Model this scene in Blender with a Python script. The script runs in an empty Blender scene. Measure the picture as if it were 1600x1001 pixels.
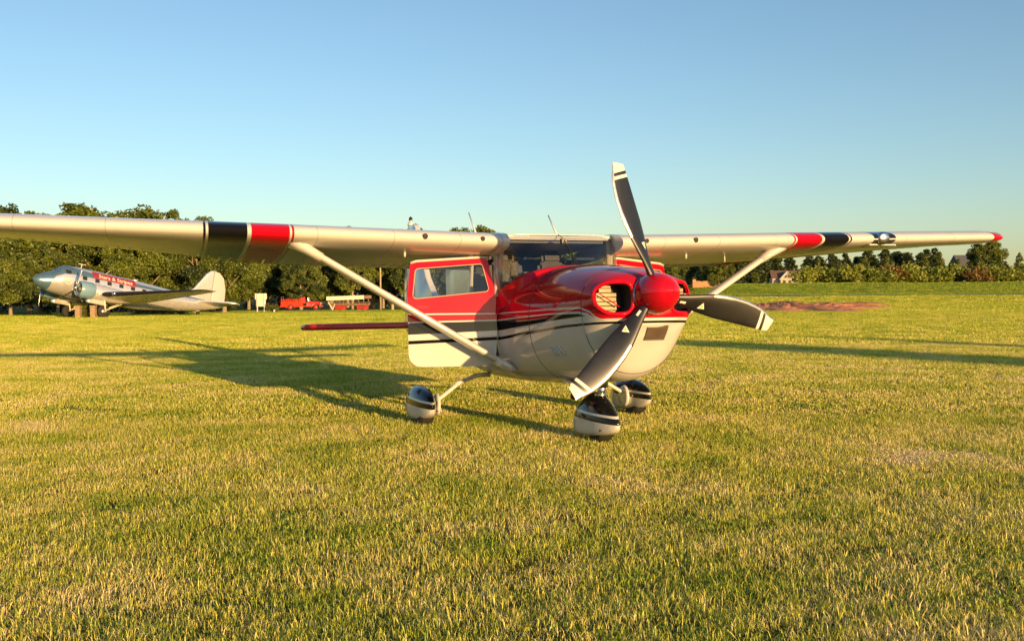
import bpy, bmesh, math, random
import numpy as np
from mathutils import Vector, Matrix, Euler

R = math.radians
scene = bpy.context.scene
COL = scene.collection
rng = np.random.default_rng(7)
random.seed(7)

# ------------------------------------------------------------------ camera
cd = bpy.data.cameras.new('camera')
cam = bpy.data.objects.new('camera', cd)
COL.objects.link(cam)
cd.sensor_width = 36.0
cd.lens = 1504 / 1600 * 36.0
cd.clip_start = 0.05
cd.clip_end = 4000
CAM_H, PITCH, ROLL = 1.28, -0.0275, -0.0068
fwd = Vector((0, math.cos(PITCH), math.sin(PITCH)))
right0 = Vector((1, 0, 0))
up0 = right0.cross(fwd)
cr, sr = math.cos(ROLL), math.sin(ROLL)
right = right0 * cr + up0 * sr
up = up0 * cr - right0 * sr
M = Matrix.Identity(4)
M.col[0][:3] = right
M.col[1][:3] = up
M.col[2][:3] = -fwd
M.col[3][:3] = (0, 0, CAM_H)
cam.matrix_world = M
scene.camera = cam

# ------------------------------------------------------------------ light
SUN_EL, SUN_AZ = R(6.6), Vector((0.515, -0.857, 0))        # towards the sun: behind the camera, to the right
world = bpy.data.worlds.new('World')
scene.world = world
world.use_nodes = True
wn = world.node_tree
wn.nodes.clear()
sky = wn.nodes.new('ShaderNodeTexSky')
sky.sky_type = 'NISHITA'
sky.sun_disc = False
sky.sun_elevation = SUN_EL
sky.sun_rotation = math.atan2(SUN_AZ.x, SUN_AZ.y)
sky.altitude = 200
sky.air_density = 1.0
sky.dust_density = 0.75
sky.ozone_density = 2.2
bg = wn.nodes.new('ShaderNodeBackground')
bg.inputs['Strength'].default_value = 0.11
wo = wn.nodes.new('ShaderNodeOutputWorld')
wn.links.new(sky.outputs[0], bg.inputs[0])
wn.links.new(bg.outputs[0], wo.inputs[0])
sl = bpy.data.lights.new('sun', 'SUN')
sl.energy = 4.2
sl.angle = R(0.55)
sl.color = (1.0, 0.61, 0.245)
so = bpy.data.objects.new('sun', sl)
COL.objects.link(so)
sdir = Vector((SUN_AZ.x * math.cos(SUN_EL), SUN_AZ.y * math.cos(SUN_EL), math.sin(SUN_EL))).normalized()
so.rotation_euler = sdir.to_track_quat('Z', 'Y').to_euler()
scene.view_settings.view_transform = 'Standard'
scene.view_settings.look = 'None'
scene.view_settings.exposure = 1.08
scene.view_settings.gamma = 1.0
scene.view_settings.use_curve_mapping = False

# ------------------------------------------------------------------ materials
MATS = {}


def new_mat(name):
    m = bpy.data.materials.new(name)
    m.use_nodes = True
    m.node_tree.nodes.clear()
    MATS[name] = m
    return m, m.node_tree.nodes, m.node_tree.links


def nd(N, t, **kw):
    n = N.new(t)
    for k, v in kw.items():
        if k == 'inp':
            for i, x in v.items():
                n.inputs[i].default_value = x
        else:
            setattr(n, k, v)
    return n


def principled(name, color, rough=0.5, metal=0.0, coat=0.0, var=0.12, scale=6.0, bump=0.0, bscale=40.0, spec=0.5, rvar=0.0):
    m, N, L = new_mat(name)
    out = nd(N, 'ShaderNodeOutputMaterial')
    b = nd(N, 'ShaderNodeBsdfPrincipled')
    b.inputs['Roughness'].default_value = rough
    b.inputs['Metallic'].default_value = metal
    b.inputs['Coat Weight'].default_value = coat
    b.inputs['Coat Roughness'].default_value = 0.04
    b.inputs['Specular IOR Level'].default_value = spec
    tc = nd(N, 'ShaderNodeTexCoord')
    nz = nd(N, 'ShaderNodeTexNoise', inp={'Scale': scale, 'Detail': 5.0, 'Roughness': 0.6})
    L.new(tc.outputs['Object'], nz.inputs['Vector'])
    mr = nd(N, 'ShaderNodeMapRange', inp={'From Min': 0.3, 'From Max': 0.7, 'To Min': 1 - var, 'To Max': 1 + var})
    L.new(nz.outputs['Fac'], mr.inputs['Value'])
    mx = nd(N, 'ShaderNodeMix', data_type='RGBA', blend_type='MULTIPLY')
    mx.inputs['Factor'].default_value = 1.0
    mx.inputs['A'].default_value = (*color, 1)
    L.new(mr.outputs[0], mx.inputs['B'])
    L.new(mx.outputs['Result'], b.inputs['Base Color'])
    if rvar:
        mr2 = nd(N, 'ShaderNodeMapRange', inp={'From Min': 0.3, 'From Max': 0.7, 'To Min': max(0.01, rough - rvar), 'To Max': rough + rvar})
        L.new(nz.outputs['Fac'], mr2.inputs['Value'])
        L.new(mr2.outputs[0], b.inputs['Roughness'])
    if bump:
        nz2 = nd(N, 'ShaderNodeTexNoise', inp={'Scale': bscale, 'Detail': 4.0})
        L.new(tc.outputs['Object'], nz2.inputs['Vector'])
        bp = nd(N, 'ShaderNodeBump', inp={'Strength': bump, 'Distance': 0.02})
        L.new(nz2.outputs['Fac'], bp.inputs['Height'])
        L.new(bp.outputs[0], b.inputs['Normal'])
    L.new(b.outputs[0], out.inputs[0])
    m['bsdf'] = b.name
    m['mix'] = mx.name
    return m


WHITE = (0.58, 0.56, 0.525)
RED = (0.50, 0.004, 0.016)
BLACK = (0.008, 0.008, 0.010)
white = principled('white_paint', WHITE, 0.10, coat=0.5, var=0.03)
red = principled('red_paint', RED, 0.12, coat=0.0, var=0.05)
black = principled('black_paint', BLACK, 0.08, coat=0.6, var=0.1)
rubber = principled('rubber', (0.018, 0.017, 0.016), 0.8, var=0.3, bump=0.3)
metal = principled('bare_metal', (0.6, 0.6, 0.6), 0.28, metal=1.0, var=0.1, rvar=0.08)
polished = principled('polished_edge', (0.72, 0.66, 0.55), 0.25, metal=0.9, var=0.08, rvar=0.08)
blade_dark = principled('blade_dark', (0.011, 0.011, 0.012), 0.40, var=0.2, rvar=0.04, spec=0.75)
blade_tip = principled('blade_tip', (0.7, 0.66, 0.58), 0.35, var=0.05)
dark = principled('dark_inside', (0.012, 0.011, 0.010), 0.7, var=0.2)
seatm = principled('seat_leather', (0.055, 0.05, 0.05), 0.5, var=0.15, bump=0.15)
trimm = principled('cabin_trim', (0.42, 0.34, 0.25), 0.6, var=0.08)
panelm = principled('panel_black', (0.02, 0.02, 0.022), 0.45, var=0.1)
finm = principled('cylinder_fins', (0.20, 0.155, 0.095), 0.5, metal=0.4, var=0.15)
green_sticker = principled('sticker_green', (0.25, 0.62, 0.22), 0.5, var=0.05)
sticker = principled('sticker_white', (0.75, 0.75, 0.68), 0.5, var=0.05)


def glass_mat(name, tint, rough=0.02, fac=1.0):
    m, N, L = new_mat(name)
    out = nd(N, 'ShaderNodeOutputMaterial')
    tr = nd(N, 'ShaderNodeBsdfTransparent')
    tr.inputs[0].default_value = (*tint, 1)
    gl = nd(N, 'ShaderNodeBsdfGlossy')
    gl.inputs['Roughness'].default_value = rough
    lw = nd(N, 'ShaderNodeLayerWeight')
    lw.inputs[0].default_value = 0.5
    pw = nd(N, 'ShaderNodeMath', operation='POWER')
    L.new(lw.outputs['Facing'], pw.inputs[0])
    pw.inputs[1].default_value = 4.0
    mu = nd(N, 'ShaderNodeMath', operation='MULTIPLY_ADD')
    L.new(pw.outputs[0], mu.inputs[0])
    mu.inputs[1].default_value = 0.8
    mu.inputs[2].default_value = 0.05 * fac
    mx = nd(N, 'ShaderNodeMixShader')
    L.new(mu.outputs[0], mx.inputs[0])
    L.new(tr.outputs[0], mx.inputs[1])
    L.new(gl.outputs[0], mx.inputs[2])
    L.new(mx.outputs[0], out.inputs[0])
    return m


glass = glass_mat('cabin_glass', (0.82, 0.86, 0.90), fac=2.6)
clear_glass = glass_mat('clear_glass', (0.85, 0.87, 0.87), fac=1.2)


class Mask:
    """little node helper: layered colour masks on object coordinates"""

    def __init__(s, m):
        s.m = m
        s.N, s.L = m.node_tree.nodes, m.node_tree.links
        s.tc = nd(s.N, 'ShaderNodeTexCoord')
        s.sep = nd(s.N, 'ShaderNodeSeparateXYZ')
        s.L.new(s.tc.outputs['Object'], s.sep.inputs[0])
        s.col = None
        s.mix = s.N[m['mix']]

    def axis(s, i, absolute=False):
        o = s.sep.outputs[i]
        if absolute:
            a = nd(s.N, 'ShaderNodeMath', operation='ABSOLUTE')
            s.L.new(o, a.inputs[0])
            o = a.outputs[0]
        return o

    def curve(s, xout, pts, x0, x1, lo, hi):
        mr = nd(s.N, 'ShaderNodeMapRange', inp={'From Min': x0, 'From Max': x1})
        s.L.new(xout, mr.inputs['Value'])
        fc = nd(s.N, 'ShaderNodeFloatCurve')
        c = fc.mapping.curves[0]
        q = sorted(((x - x0) / (x1 - x0), (v - lo) / (hi - lo)) for x, v in pts)
        c.points[0].location = q[0]
        c.points[1].location = q[-1]
        for a in q[1:-1]:
            c.points.new(*a)
        for p_ in c.points:
            p_.handle_type = 'VECTOR'
        fc.mapping.update()
        s.L.new(mr.outputs[0], fc.inputs['Value'])
        mr2 = nd(s.N, 'ShaderNodeMapRange', inp={'To Min': lo, 'To Max': hi})
        s.L.new(fc.outputs[0], mr2.inputs['Value'])
        return mr2.outputs[0]

    def gt(s, a, b):
        n = nd(s.N, 'ShaderNodeMath', operation='GREATER_THAN')
        for k, v in enumerate((a, b)):
            if hasattr(v, 'links'):
                s.L.new(v, n.inputs[k])
            else:
                n.inputs[k].default_value = v
        return n.outputs[0]

    def mul(s, a, b):
        n = nd(s.N, 'ShaderNodeMath', operation='MULTIPLY')
        s.L.new(a, n.inputs[0])
        s.L.new(b, n.inputs[1])
        return n.outputs[0]

    def band(s, v, lo, hi):
        return s.mul(s.gt(v, lo), s.gt(hi, v))

    def layer(s, mask, color):
        n = nd(s.N, 'ShaderNodeMix', data_type='RGBA')
        s.L.new(mask, n.inputs['Factor'])
        if s.col is None:
            n.inputs['A'].default_value = (*WHITE, 1)
        else:
            s.L.new(s.col, n.inputs['A'])
        n.inputs['B'].default_value = (*color, 1)
        s.col = n.outputs['Result']

    def done(s):
        s.L.new(s.col, s.mix.inputs['A'])
        return s.m


# painted stripes along the fuselage (airframe coordinates, x forward, z up)
body_mat = principled('fuselage_livery', WHITE, 0.07, coat=0.0, var=0.03, bump=0.02, bscale=4.0, spec=0.28)
k = Mask(body_mat)
ax, az = k.axis(0), k.axis(2)
XR = (-1.8, 1.4, 0.7, 1.2)
thin_lo = k.curve(ax, [(-1.8, .788), (-1.6, .790), (-.62, .815), (.6, .883), (1.05, .893), (1.4, .893)], *XR)
thin_hi = k.curve(ax, [(-1.8, .82), (-1.6, .822), (-.62, .843), (.6, .905), (1.05, .911), (1.4, .911)], *XR)
blk_lo = k.curve(ax, [(-1.8, .877), (-1.6, .878), (-.62, .903), (.34, .945), (.9, .962), (1.02, .965), (1.4, .965)], *XR)
blk_hi = k.curve(ax, [(-1.8, .985), (-1.6, .985), (-.62, .990), (.34, .998), (.85, .985), (.98, .960), (1.4, .93)], *XR)
red_lo = k.curve(ax, [(-1.8, .997), (-1.6, .998), (-.62, 1.003), (.34, 1.010), (.85, 1.004), (.98, .985), (1.06, .945), (1.12, .928), (1.4, .925)], *XR)
wl_lo = k.curve(ax, [(-1.8, 1.063), (-1.6, 1.062), (-.62, 1.050), (.34, 1.036), (.88, 1.022), (1.02, .982), (1.06, .945), (1.12, .928), (1.4, .925)], *XR)
wl_hi = k.curve(ax, [(-1.8, 1.075), (-1.6, 1.074), (-.62, 1.063), (.34, 1.049), (.88, 1.038), (1.02, .998), (1.06, .96), (1.12, .934), (1.4, .93)], *XR)
k.layer(k.band(az, thin_lo, thin_hi), BLACK)
k.layer(k.band(az, blk_lo, blk_hi), BLACK)
k.layer(k.gt(az, red_lo), RED)
k.layer(k.band(az, wl_lo, wl_hi), WHITE)
k.done()

wing_mat = principled('wing_livery', WHITE, 0.20, coat=0.0, var=0.03, spec=0.25, bump=0.05, bscale=3.5)
k = Mask(wing_mat)
ay = k.axis(1, True)
k.layer(k.band(ay, 2.478, 2.497), (0.40, 0.006, 0.016))
k.layer(k.band(ay, 2.515, 2.826), RED)
k.layer(k.band(ay, 2.858, 3.168), BLACK)
k.layer(k.band(ay, 3.188, 3.208), BLACK)
k.layer(k.gt(ay, 5.235), RED)
for y_ in (1.02, 1.62, 2.28, 3.95, 4.62):
    k.layer(k.band(ay, y_, y_ + .0035), (.20, .19, .17))
k.done()


def fairing_mat(name, z0, slope, x0):
    m = principled(name, WHITE, 0.10, coat=0.0, var=0.03, spec=0.35)
    k = Mask(m)
    n = nd(k.N, 'ShaderNodeMath', operation='MULTIPLY_ADD')
    k.L.new(k.axis(0), n.inputs[0])
    n.inputs[1].default_value = slope
    k.L.new(k.axis(2), n.inputs[2])
    v = n.outputs[0]
    z0 += slope * x0
    k.layer(k.band(v, z0 - .062, z0 - .012), BLACK)
    k.layer(k.gt(v, z0 + .008), BLACK)
    return k.done()


# ------------------------------------------------------------------ mesh helpers
def link_mesh(name, me, mat=None, parent=None, smooth=True):
    if mat is not None:
        for m in (mat if isinstance(mat, (list, tuple)) else [mat]):
            me.materials.append(m)
    if smooth:
        me.polygons.foreach_set('use_smooth', [True] * len(me.polygons))
    o = bpy.data.objects.new(name, me)
    COL.objects.link(o)
    if parent is not None:
        o.parent = parent
    return o


class MB:
    def __init__(s):
        s.v, s.f, s.m = [], [], []

    def add(s, vs, fs, mi=0):
        b = len(s.v)
        s.v += [tuple(map(float, v)) for v in vs]
        s.f += [tuple(b + i for i in f) for f in fs]
        s.m += [mi] * len(fs)

    def box(s, c, d, rot=None, mi=0, taper=1.0):
        x, y, z = [a / 2 for a in d]
        vs = [(-x, -y, -z), (x, -y, -z), (x, y, -z), (-x, y, -z), (-x * taper, -y * taper, z), (x * taper, -y * taper, z), (x * taper, y * taper, z), (-x * taper, y * taper, z)]
        if rot is not None:
            Mr = Euler(rot).to_matrix()
            vs = [Mr @ Vector(v) for v in vs]
        vs = [(v[0] + c[0], v[1] + c[1], v[2] + c[2]) for v in vs]
        s.add(vs, [(0, 3, 2, 1), (4, 5, 6, 7), (0, 1, 5, 4), (1, 2, 6, 5), (2, 3, 7, 6), (3, 0, 4, 7)], mi)

    def rings(s, rs, cap0=True, cap1=True, closed=True, mi=0, flip=False):
        n = len(rs[0])
        vs = [v for r in rs for v in r]
        fs = []
        for i in range(len(rs) - 1):
            for j in range(n if closed else n - 1):
                a, b = i * n + j, i * n + (j + 1) % n
                f = (a, b, b + n, a + n)
                fs.append(f[::-1] if flip else f)
        if cap0:
            f = tuple(range(n))[::-1]
            fs.append(f[::-1] if flip else f)
        if cap1:
            f = tuple((len(rs) - 1) * n + j for j in range(n))
            fs.append(f[::-1] if flip else f)
        s.add(vs, fs, mi)

    def tube(s, pts, rad, n=10, cap=True, squash=None, mi=0):
        pts = [Vector(p) for p in pts]
        if not isinstance(rad, (list, tuple)):
            rad = [rad] * len(pts)
        t0 = (pts[1] - pts[0]).normalized()
        ref = Vector((0, 0, 1)) if abs(t0.z) < 0.9 else Vector((1, 0, 0))
        if squash:
            ref = Vector(squash[0])
        rs = []
        for i, p in enumerate(pts):
            t = (pts[min(i + 1, len(pts) - 1)] - pts[max(i - 1, 0)]).normalized()
            u = (ref - t * ref.dot(t)).normalized()
            w = t.cross(u)
            sq = squash[1] if squash else 1.0
            rs.append([p + u * (rad[i] * math.cos(a)) + w * (rad[i] * sq * math.sin(a)) for a in [2 * math.pi * q / n for q in range(n)]])
        s.rings(rs, cap, cap, mi=mi)

    def lathe(s, c, axis, prof, n=20, mi=0):
        """prof: list of (distance along axis, radius)"""
        a = Vector(axis).normalized()
        ref = Vector((0, 0, 1)) if abs(a.z) < 0.9 else Vector((1, 0, 0))
        u = (ref - a * ref.dot(a)).normalized()
        w = a.cross(u)
        c = Vector(c)
        s.rings([[c + a * h + u * (r * math.cos(q)) + w * (r * math.sin(q)) for q in [2 * math.pi * i / n for i in range(n)]] for h, r in prof], True, True, mi=mi)

    def mesh(s, name):
        me = bpy.data.meshes.new(name)
        me.from_pydata(s.v, [], s.f)
        me.polygons.foreach_set('material_index', s.m)
        bm = bmesh.new()
        bm.from_mesh(me)
        bmesh.ops.recalc_face_normals(bm, faces=bm.faces)
        bm.to_mesh(me)
        bm.free()
        me.update()
        return me

    def build(s, name, mat, parent=None, smooth=False, bevel=0.0, auto=None):
        me = s.mesh(name)
        if bevel:
            bm = bmesh.new()
            bm.from_mesh(me)
            bmesh.ops.bevel(bm, geom=list(bm.edges), offset=bevel, segments=2, affect='EDGES', clamp_overlap=True)
            bm.to_mesh(me)
            bm.free()
        o = link_mesh(name, me, mat, parent, smooth or auto is not None)
        if auto is not None:
            me.set_sharp_from_angle(angle=R(auto))
        return o


def tag(o, label=None, cat=None, group=None, kind=None):
    for k_, v in (('label', label), ('category', cat), ('group', group), ('kind', kind)):
        if v:
            o[k_] = v
    return o


def empty(name, loc=(0, 0, 0), rz=0.0, **kw):
    o = bpy.data.objects.new(name, None)
    o.empty_display_size = 0.2
    COL.objects.link(o)
    o.location = loc
    o.rotation_euler = (0, 0, rz)
    return tag(o, **kw)


def copy_tree(o, parent=None):
    c = o.copy()
    COL.objects.link(c)
    if parent is not None:
        c.parent = parent
    for ch in o.children:
        copy_tree(ch, c)
    return c


def pchip(xs, ys, x):
    xs, ys = np.asarray(xs, float), np.asarray(ys, float)
    o = np.argsort(xs)
    xs, ys = xs[o], ys[o]
    h = np.diff(xs)
    d = np.diff(ys) / h
    m = np.zeros(len(xs))
    m[0], m[-1] = d[0], d[-1]
    for i in range(1, len(xs) - 1):
        if d[i - 1] * d[i] > 0:
            w1, w2 = 2 * h[i] + h[i - 1], h[i] + 2 * h[i - 1]
            m[i] = (w1 + w2) / (w1 / d[i - 1] + w2 / d[i])
    x = np.clip(np.atleast_1d(np.asarray(x, float)), xs[0], xs[-1])
    i = np.clip(np.searchsorted(xs, x) - 1, 0, len(xs) - 2)
    t = (x - xs[i]) / h[i]
    return (ys[i] * (1 + 2 * t) * (1 - t) ** 2 + m[i] * h[i] * t * (1 - t) ** 2 + ys[i + 1] * t * t * (3 - 2 * t) + m[i + 1] * h[i] * t * t * (t - 1))


class Loft:
    """body with superellipse sections: table rows x, half width, z top, z bottom, z of widest point, exponent top, exponent bottom"""

    def __init__(s, rows):
        s.t = np.array(rows, float)

    def par(s, x):
        return [float(pchip(s.t[:, 0], s.t[:, i], x)[0]) for i in range(1, 7)]

    def pt(s, x, a, grow=0.0):
        w, zt, zb, zm, nt, nb = s.par(x)
        c, q = math.cos(a), math.sin(a)
        n = nt if q > 0 else nb
        y = (w + grow) * math.copysign(abs(c) ** (2 / n), c)
        h = (zt - zm if q > 0 else zm - zb) + grow
        return (x, y, zm + h * math.copysign(abs(q) ** (2 / n), q))

    def ring(s, x, n=48, grow=0.0):
        return [s.pt(x, 2 * math.pi * (i + 0.5) / n, grow) for i in range(n)]

    def side_y(s, x, z, grow=0.0):
        w, zt, zb, zm, nt, nb = s.par(x)
        f = (z - zm) / (zt - zm) if z > zm else (zm - z) / (zm - zb)
        n = nt if z > zm else nb
        return (w + grow) * max(0.0, 1 - min(1, abs(f)) ** n) ** (1 / n)


# ------------------------------------------------------------------ terrain
def smooth(a, b, x):
    t = np.clip((x - a) / (b - a), 0, 1)
    return t * t * (3 - 2 * t)


PROF_R = np.array([(0, 0), (52, 0), (70, 0), (84, .05), (94, .15), (101, .35), (108, .75), (116, .86), (121, 1.05), (134, 2.42), (142, 2.55), (400, 2.6), (1500, 6)], float)


def ground_z(x, y):
    x, y = np.asarray(x, float), np.asarray(y, float)
    d = np.maximum(y, 0.0)
    side = smooth(-.10, .24, x / np.maximum(np.hypot(x, y), 5.0))
    left = -.008 * np.maximum(d - 14, 0)
    left = np.where(d > 165, -.008 * 151, left)
    rightz = np.interp(d, PROF_R[:, 0], PROF_R[:, 1])
    z = left * (1 - side) + rightz * side
    fade = smooth(18, 40, d)
    z = z + fade * (.05 * np.sin(x * .21 + 1.0) * np.sin(y * .17 + .4) + .03 * np.sin(x * .55) * np.sin(y * .43))
    return z


def gz(x, y):
    return float(ground_z(x, y))


def ground_material():
    m, N, L = new_mat('turf_soil')
    out = nd(N, 'ShaderNodeOutputMaterial')
    b = nd(N, 'ShaderNodeBsdfPrincipled')
    b.inputs['Roughness'].default_value = 0.95
    b.inputs['Specular IOR Level'].default_value = 0.1
    g = nd(N, 'ShaderNodeNewGeometry')
    n1 = nd(N, 'ShaderNodeTexNoise', inp={'Scale': 0.35, 'Detail': 6.0, 'Roughness': 0.65})
    n2 = nd(N, 'ShaderNodeTexNoise', inp={'Scale': 14.0, 'Detail': 6.0, 'Roughness': 0.7})
    L.new(g.outputs['Position'], n1.inputs['Vector'])
    L.new(g.outputs['Position'], n2.inputs['Vector'])
    r1 = nd(N, 'ShaderNodeValToRGB')
    r1.color_ramp.elements[0].position = 0.35
    r1.color_ramp.elements[0].color = (0.075, 0.085, 0.018, 1)
    r1.color_ramp.elements[1].position = 0.65
    r1.color_ramp.elements[1].color = (0.13, 0.11, 0.032, 1)
    L.new(n1.outputs['Fac'], r1.inputs[0])
    r2 = nd(N, 'ShaderNodeValToRGB')
    r2.color_ramp.elements[0].position = 0.3
    r2.color_ramp.elements[0].color = (0.45, 0.45, 0.4, 1)
    r2.color_ramp.elements[1].position = 0.7
    r2.color_ramp.elements[1].color = (1.2, 1.15, 1.0, 1)
    L.new(n2.outputs['Fac'], r2.inputs[0])
    mx = nd(N, 'ShaderNodeMix', data_type='RGBA', blend_type='MULTIPLY')
    mx.inputs['Factor'].default_value = 1.0
    L.new(r1.outputs[0], mx.inputs['A'])
    L.new(r2.outputs[0], mx.inputs['B'])
    L.new(mx.outputs['Result'], b.inputs['Base Color'])
    bp = nd(N, 'ShaderNodeBump', inp={'Strength': 0.6, 'Distance': 0.03})
    L.new(n2.outputs['Fac'], bp.inputs['Height'])
    L.new(bp.outputs[0], b.inputs['Normal'])
    L.new(b.outputs[0], out.inputs[0])
    return m


def build_ground():
    ys = np.concatenate([np.linspace(-150, 0, 30), np.linspace(1, 60, 120), np.linspace(61, 170, 170), np.geomspace(172, 1400, 40)])
    us = np.linspace(-1.0, 1.0, 141)
    V = []
    for y in ys:
        half = 90 + 0.9 * abs(y)
        xs = us * half
        zz = ground_z(xs, np.full_like(xs, y))
        V += list(zip(xs, np.full_like(xs, y), zz))
    n = len(us)
    F = [(i * n + j, i * n + j + 1, (i + 1) * n + j + 1, (i + 1) * n + j) for i in range(len(ys) - 1) for j in range(n - 1)]
    me = bpy.data.meshes.new('ground')
    me.from_pydata(V, [], F)
    o = link_mesh('ground', me, ground_material())
    tag(o, 'grass airfield sloping gently away from the camera', kind='structure')
    return o


build_ground()


def strip(name, fn, us, vs, mat, lift=0.02):
    """sheet following the terrain; fn(u, v) -> x, y"""
    V = []
    for u in us:
        for v in vs:
            x, y = fn(u, v)
            V.append((x, y, gz(x, y) + lift))
    n = len(vs)
    F = [(i * n + j, i * n + j + 1, (i + 1) * n + j + 1, (i + 1) * n + j) for i in range(len(us) - 1) for j in range(n - 1)]
    me = bpy.data.meshes.new(name)
    me.from_pydata(V, [], F)
    return link_mesh(name, me, mat)


asphalt = principled('asphalt', (0.11, 0.105, 0.10), 0.9, var=0.25, scale=1.5, bump=0.3)
ROAD_Y = lambda x: 111.5 + 0.02 * x
o = strip('road', lambda u, v: (u, ROAD_Y(u) + v), np.linspace(4, 95, 90), np.linspace(-2.2, 2.2, 7), asphalt, 0.05)
tag(o, 'narrow grey asphalt road crossing below the far grass bank', kind='structure')
o = strip('driveway', lambda u, v: (u, 148 + 0.05 * u + v), np.linspace(-60, 0, 60), np.linspace(-2, 2, 5), asphalt, 0.05)
tag(o, 'grey driveway in front of the far left trees', kind='structure')


# ---- bare patches: outline functions used both by the patch meshes and by the grass mask
def blob(x, y, cx, cy, rx, ry, seed, rough=0.35):
    a = np.arctan2((y - cy) / ry, (x - cx) / rx)
    r = np.hypot((x - cx) / rx, (y - cy) / ry)
    e = 1 + rough * (.5 * np.sin(3 * a + seed) + .3 * np.sin(5 * a + 2.1 * seed) + .3 * np.sin(9 * a + 1.3 * seed) + .2 * np.sin(17 * a + seed * 3))
    return r / e


CLAY = [(20.0, 74.0, 6.6, 13.0, 1.0), (29.5, 84.0, 3.0, 3.2, 2.2)]
DEAD = (3.22, 7.35, .42, .24, 1.7)


def clay_mat():
    m = principled('red_clay', (0.68, 0.29, 0.14), 0.95, var=0.3, scale=1.2, bump=0.7, bscale=6.0, spec=0.1)
    return m


def patch(name, cx, cy, rx, ry, seed, mat, lift, nr=10, na=72, hump=0.0, clod=0.0):
    V = [(cx, cy, gz(cx, cy) + lift + hump)]
    for i in range(1, nr + 1):
        for j in range(na):
            a = 2 * math.pi * j / na
            e = 1 + .35 * (.5 * math.sin(3 * a + seed) + .3 * math.sin(5 * a + 2.1 * seed) + .3 * math.sin(9 * a + 1.3 * seed) + .2 * math.sin(17 * a + seed * 3))
            q = i / nr * e
            x, y = cx + rx * q * math.cos(a), cy + ry * q * math.sin(a)
            t = i / nr
            V.append((x, y, gz(x, y) + lift * (1 - t ** 6) - .01 * (t ** 6) + hump * (1 - t * t) * (0.7 + .6 * math.sin(x * 1.7 + y) * math.sin(y * 1.3 + seed)) + clod * (1 - t ** 4) * random.random()))
    F = [(0, 1 + j, 1 + (j + 1) % na) for j in range(na)]
    for i in range(nr - 1):
        for j in range(na):
            a, b = 1 + i * na + j, 1 + i * na + (j + 1) % na
            F.append((a, a + na, b + na, b))
    me = bpy.data.meshes.new(name)
    me.from_pydata(V, [], F)
    return link_mesh(name, me, mat)


cm = clay_mat()
for i, (cx, cy, rx, ry, sd) in enumerate(CLAY):
    o = patch('bare_clay', cx, cy, rx, ry, sd, cm, 0.06, nr=46, na=150, hump=0.25 if i == 0 else .08, clod=0.26 if i == 0 else .14)
    tag(o, 'bare red clay patch in the grass beyond the propeller', kind='structure')
deadm = principled('dead_thatch', (0.36, 0.20, 0.12), 0.95, var=0.35, scale=30, bump=0.8, bscale=60, spec=0.05)
o = patch('dead_patch', *DEAD, deadm, 0.008)
tag(o, 'patch of dead straw coloured turf in the near lawn', kind='structure')

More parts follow.
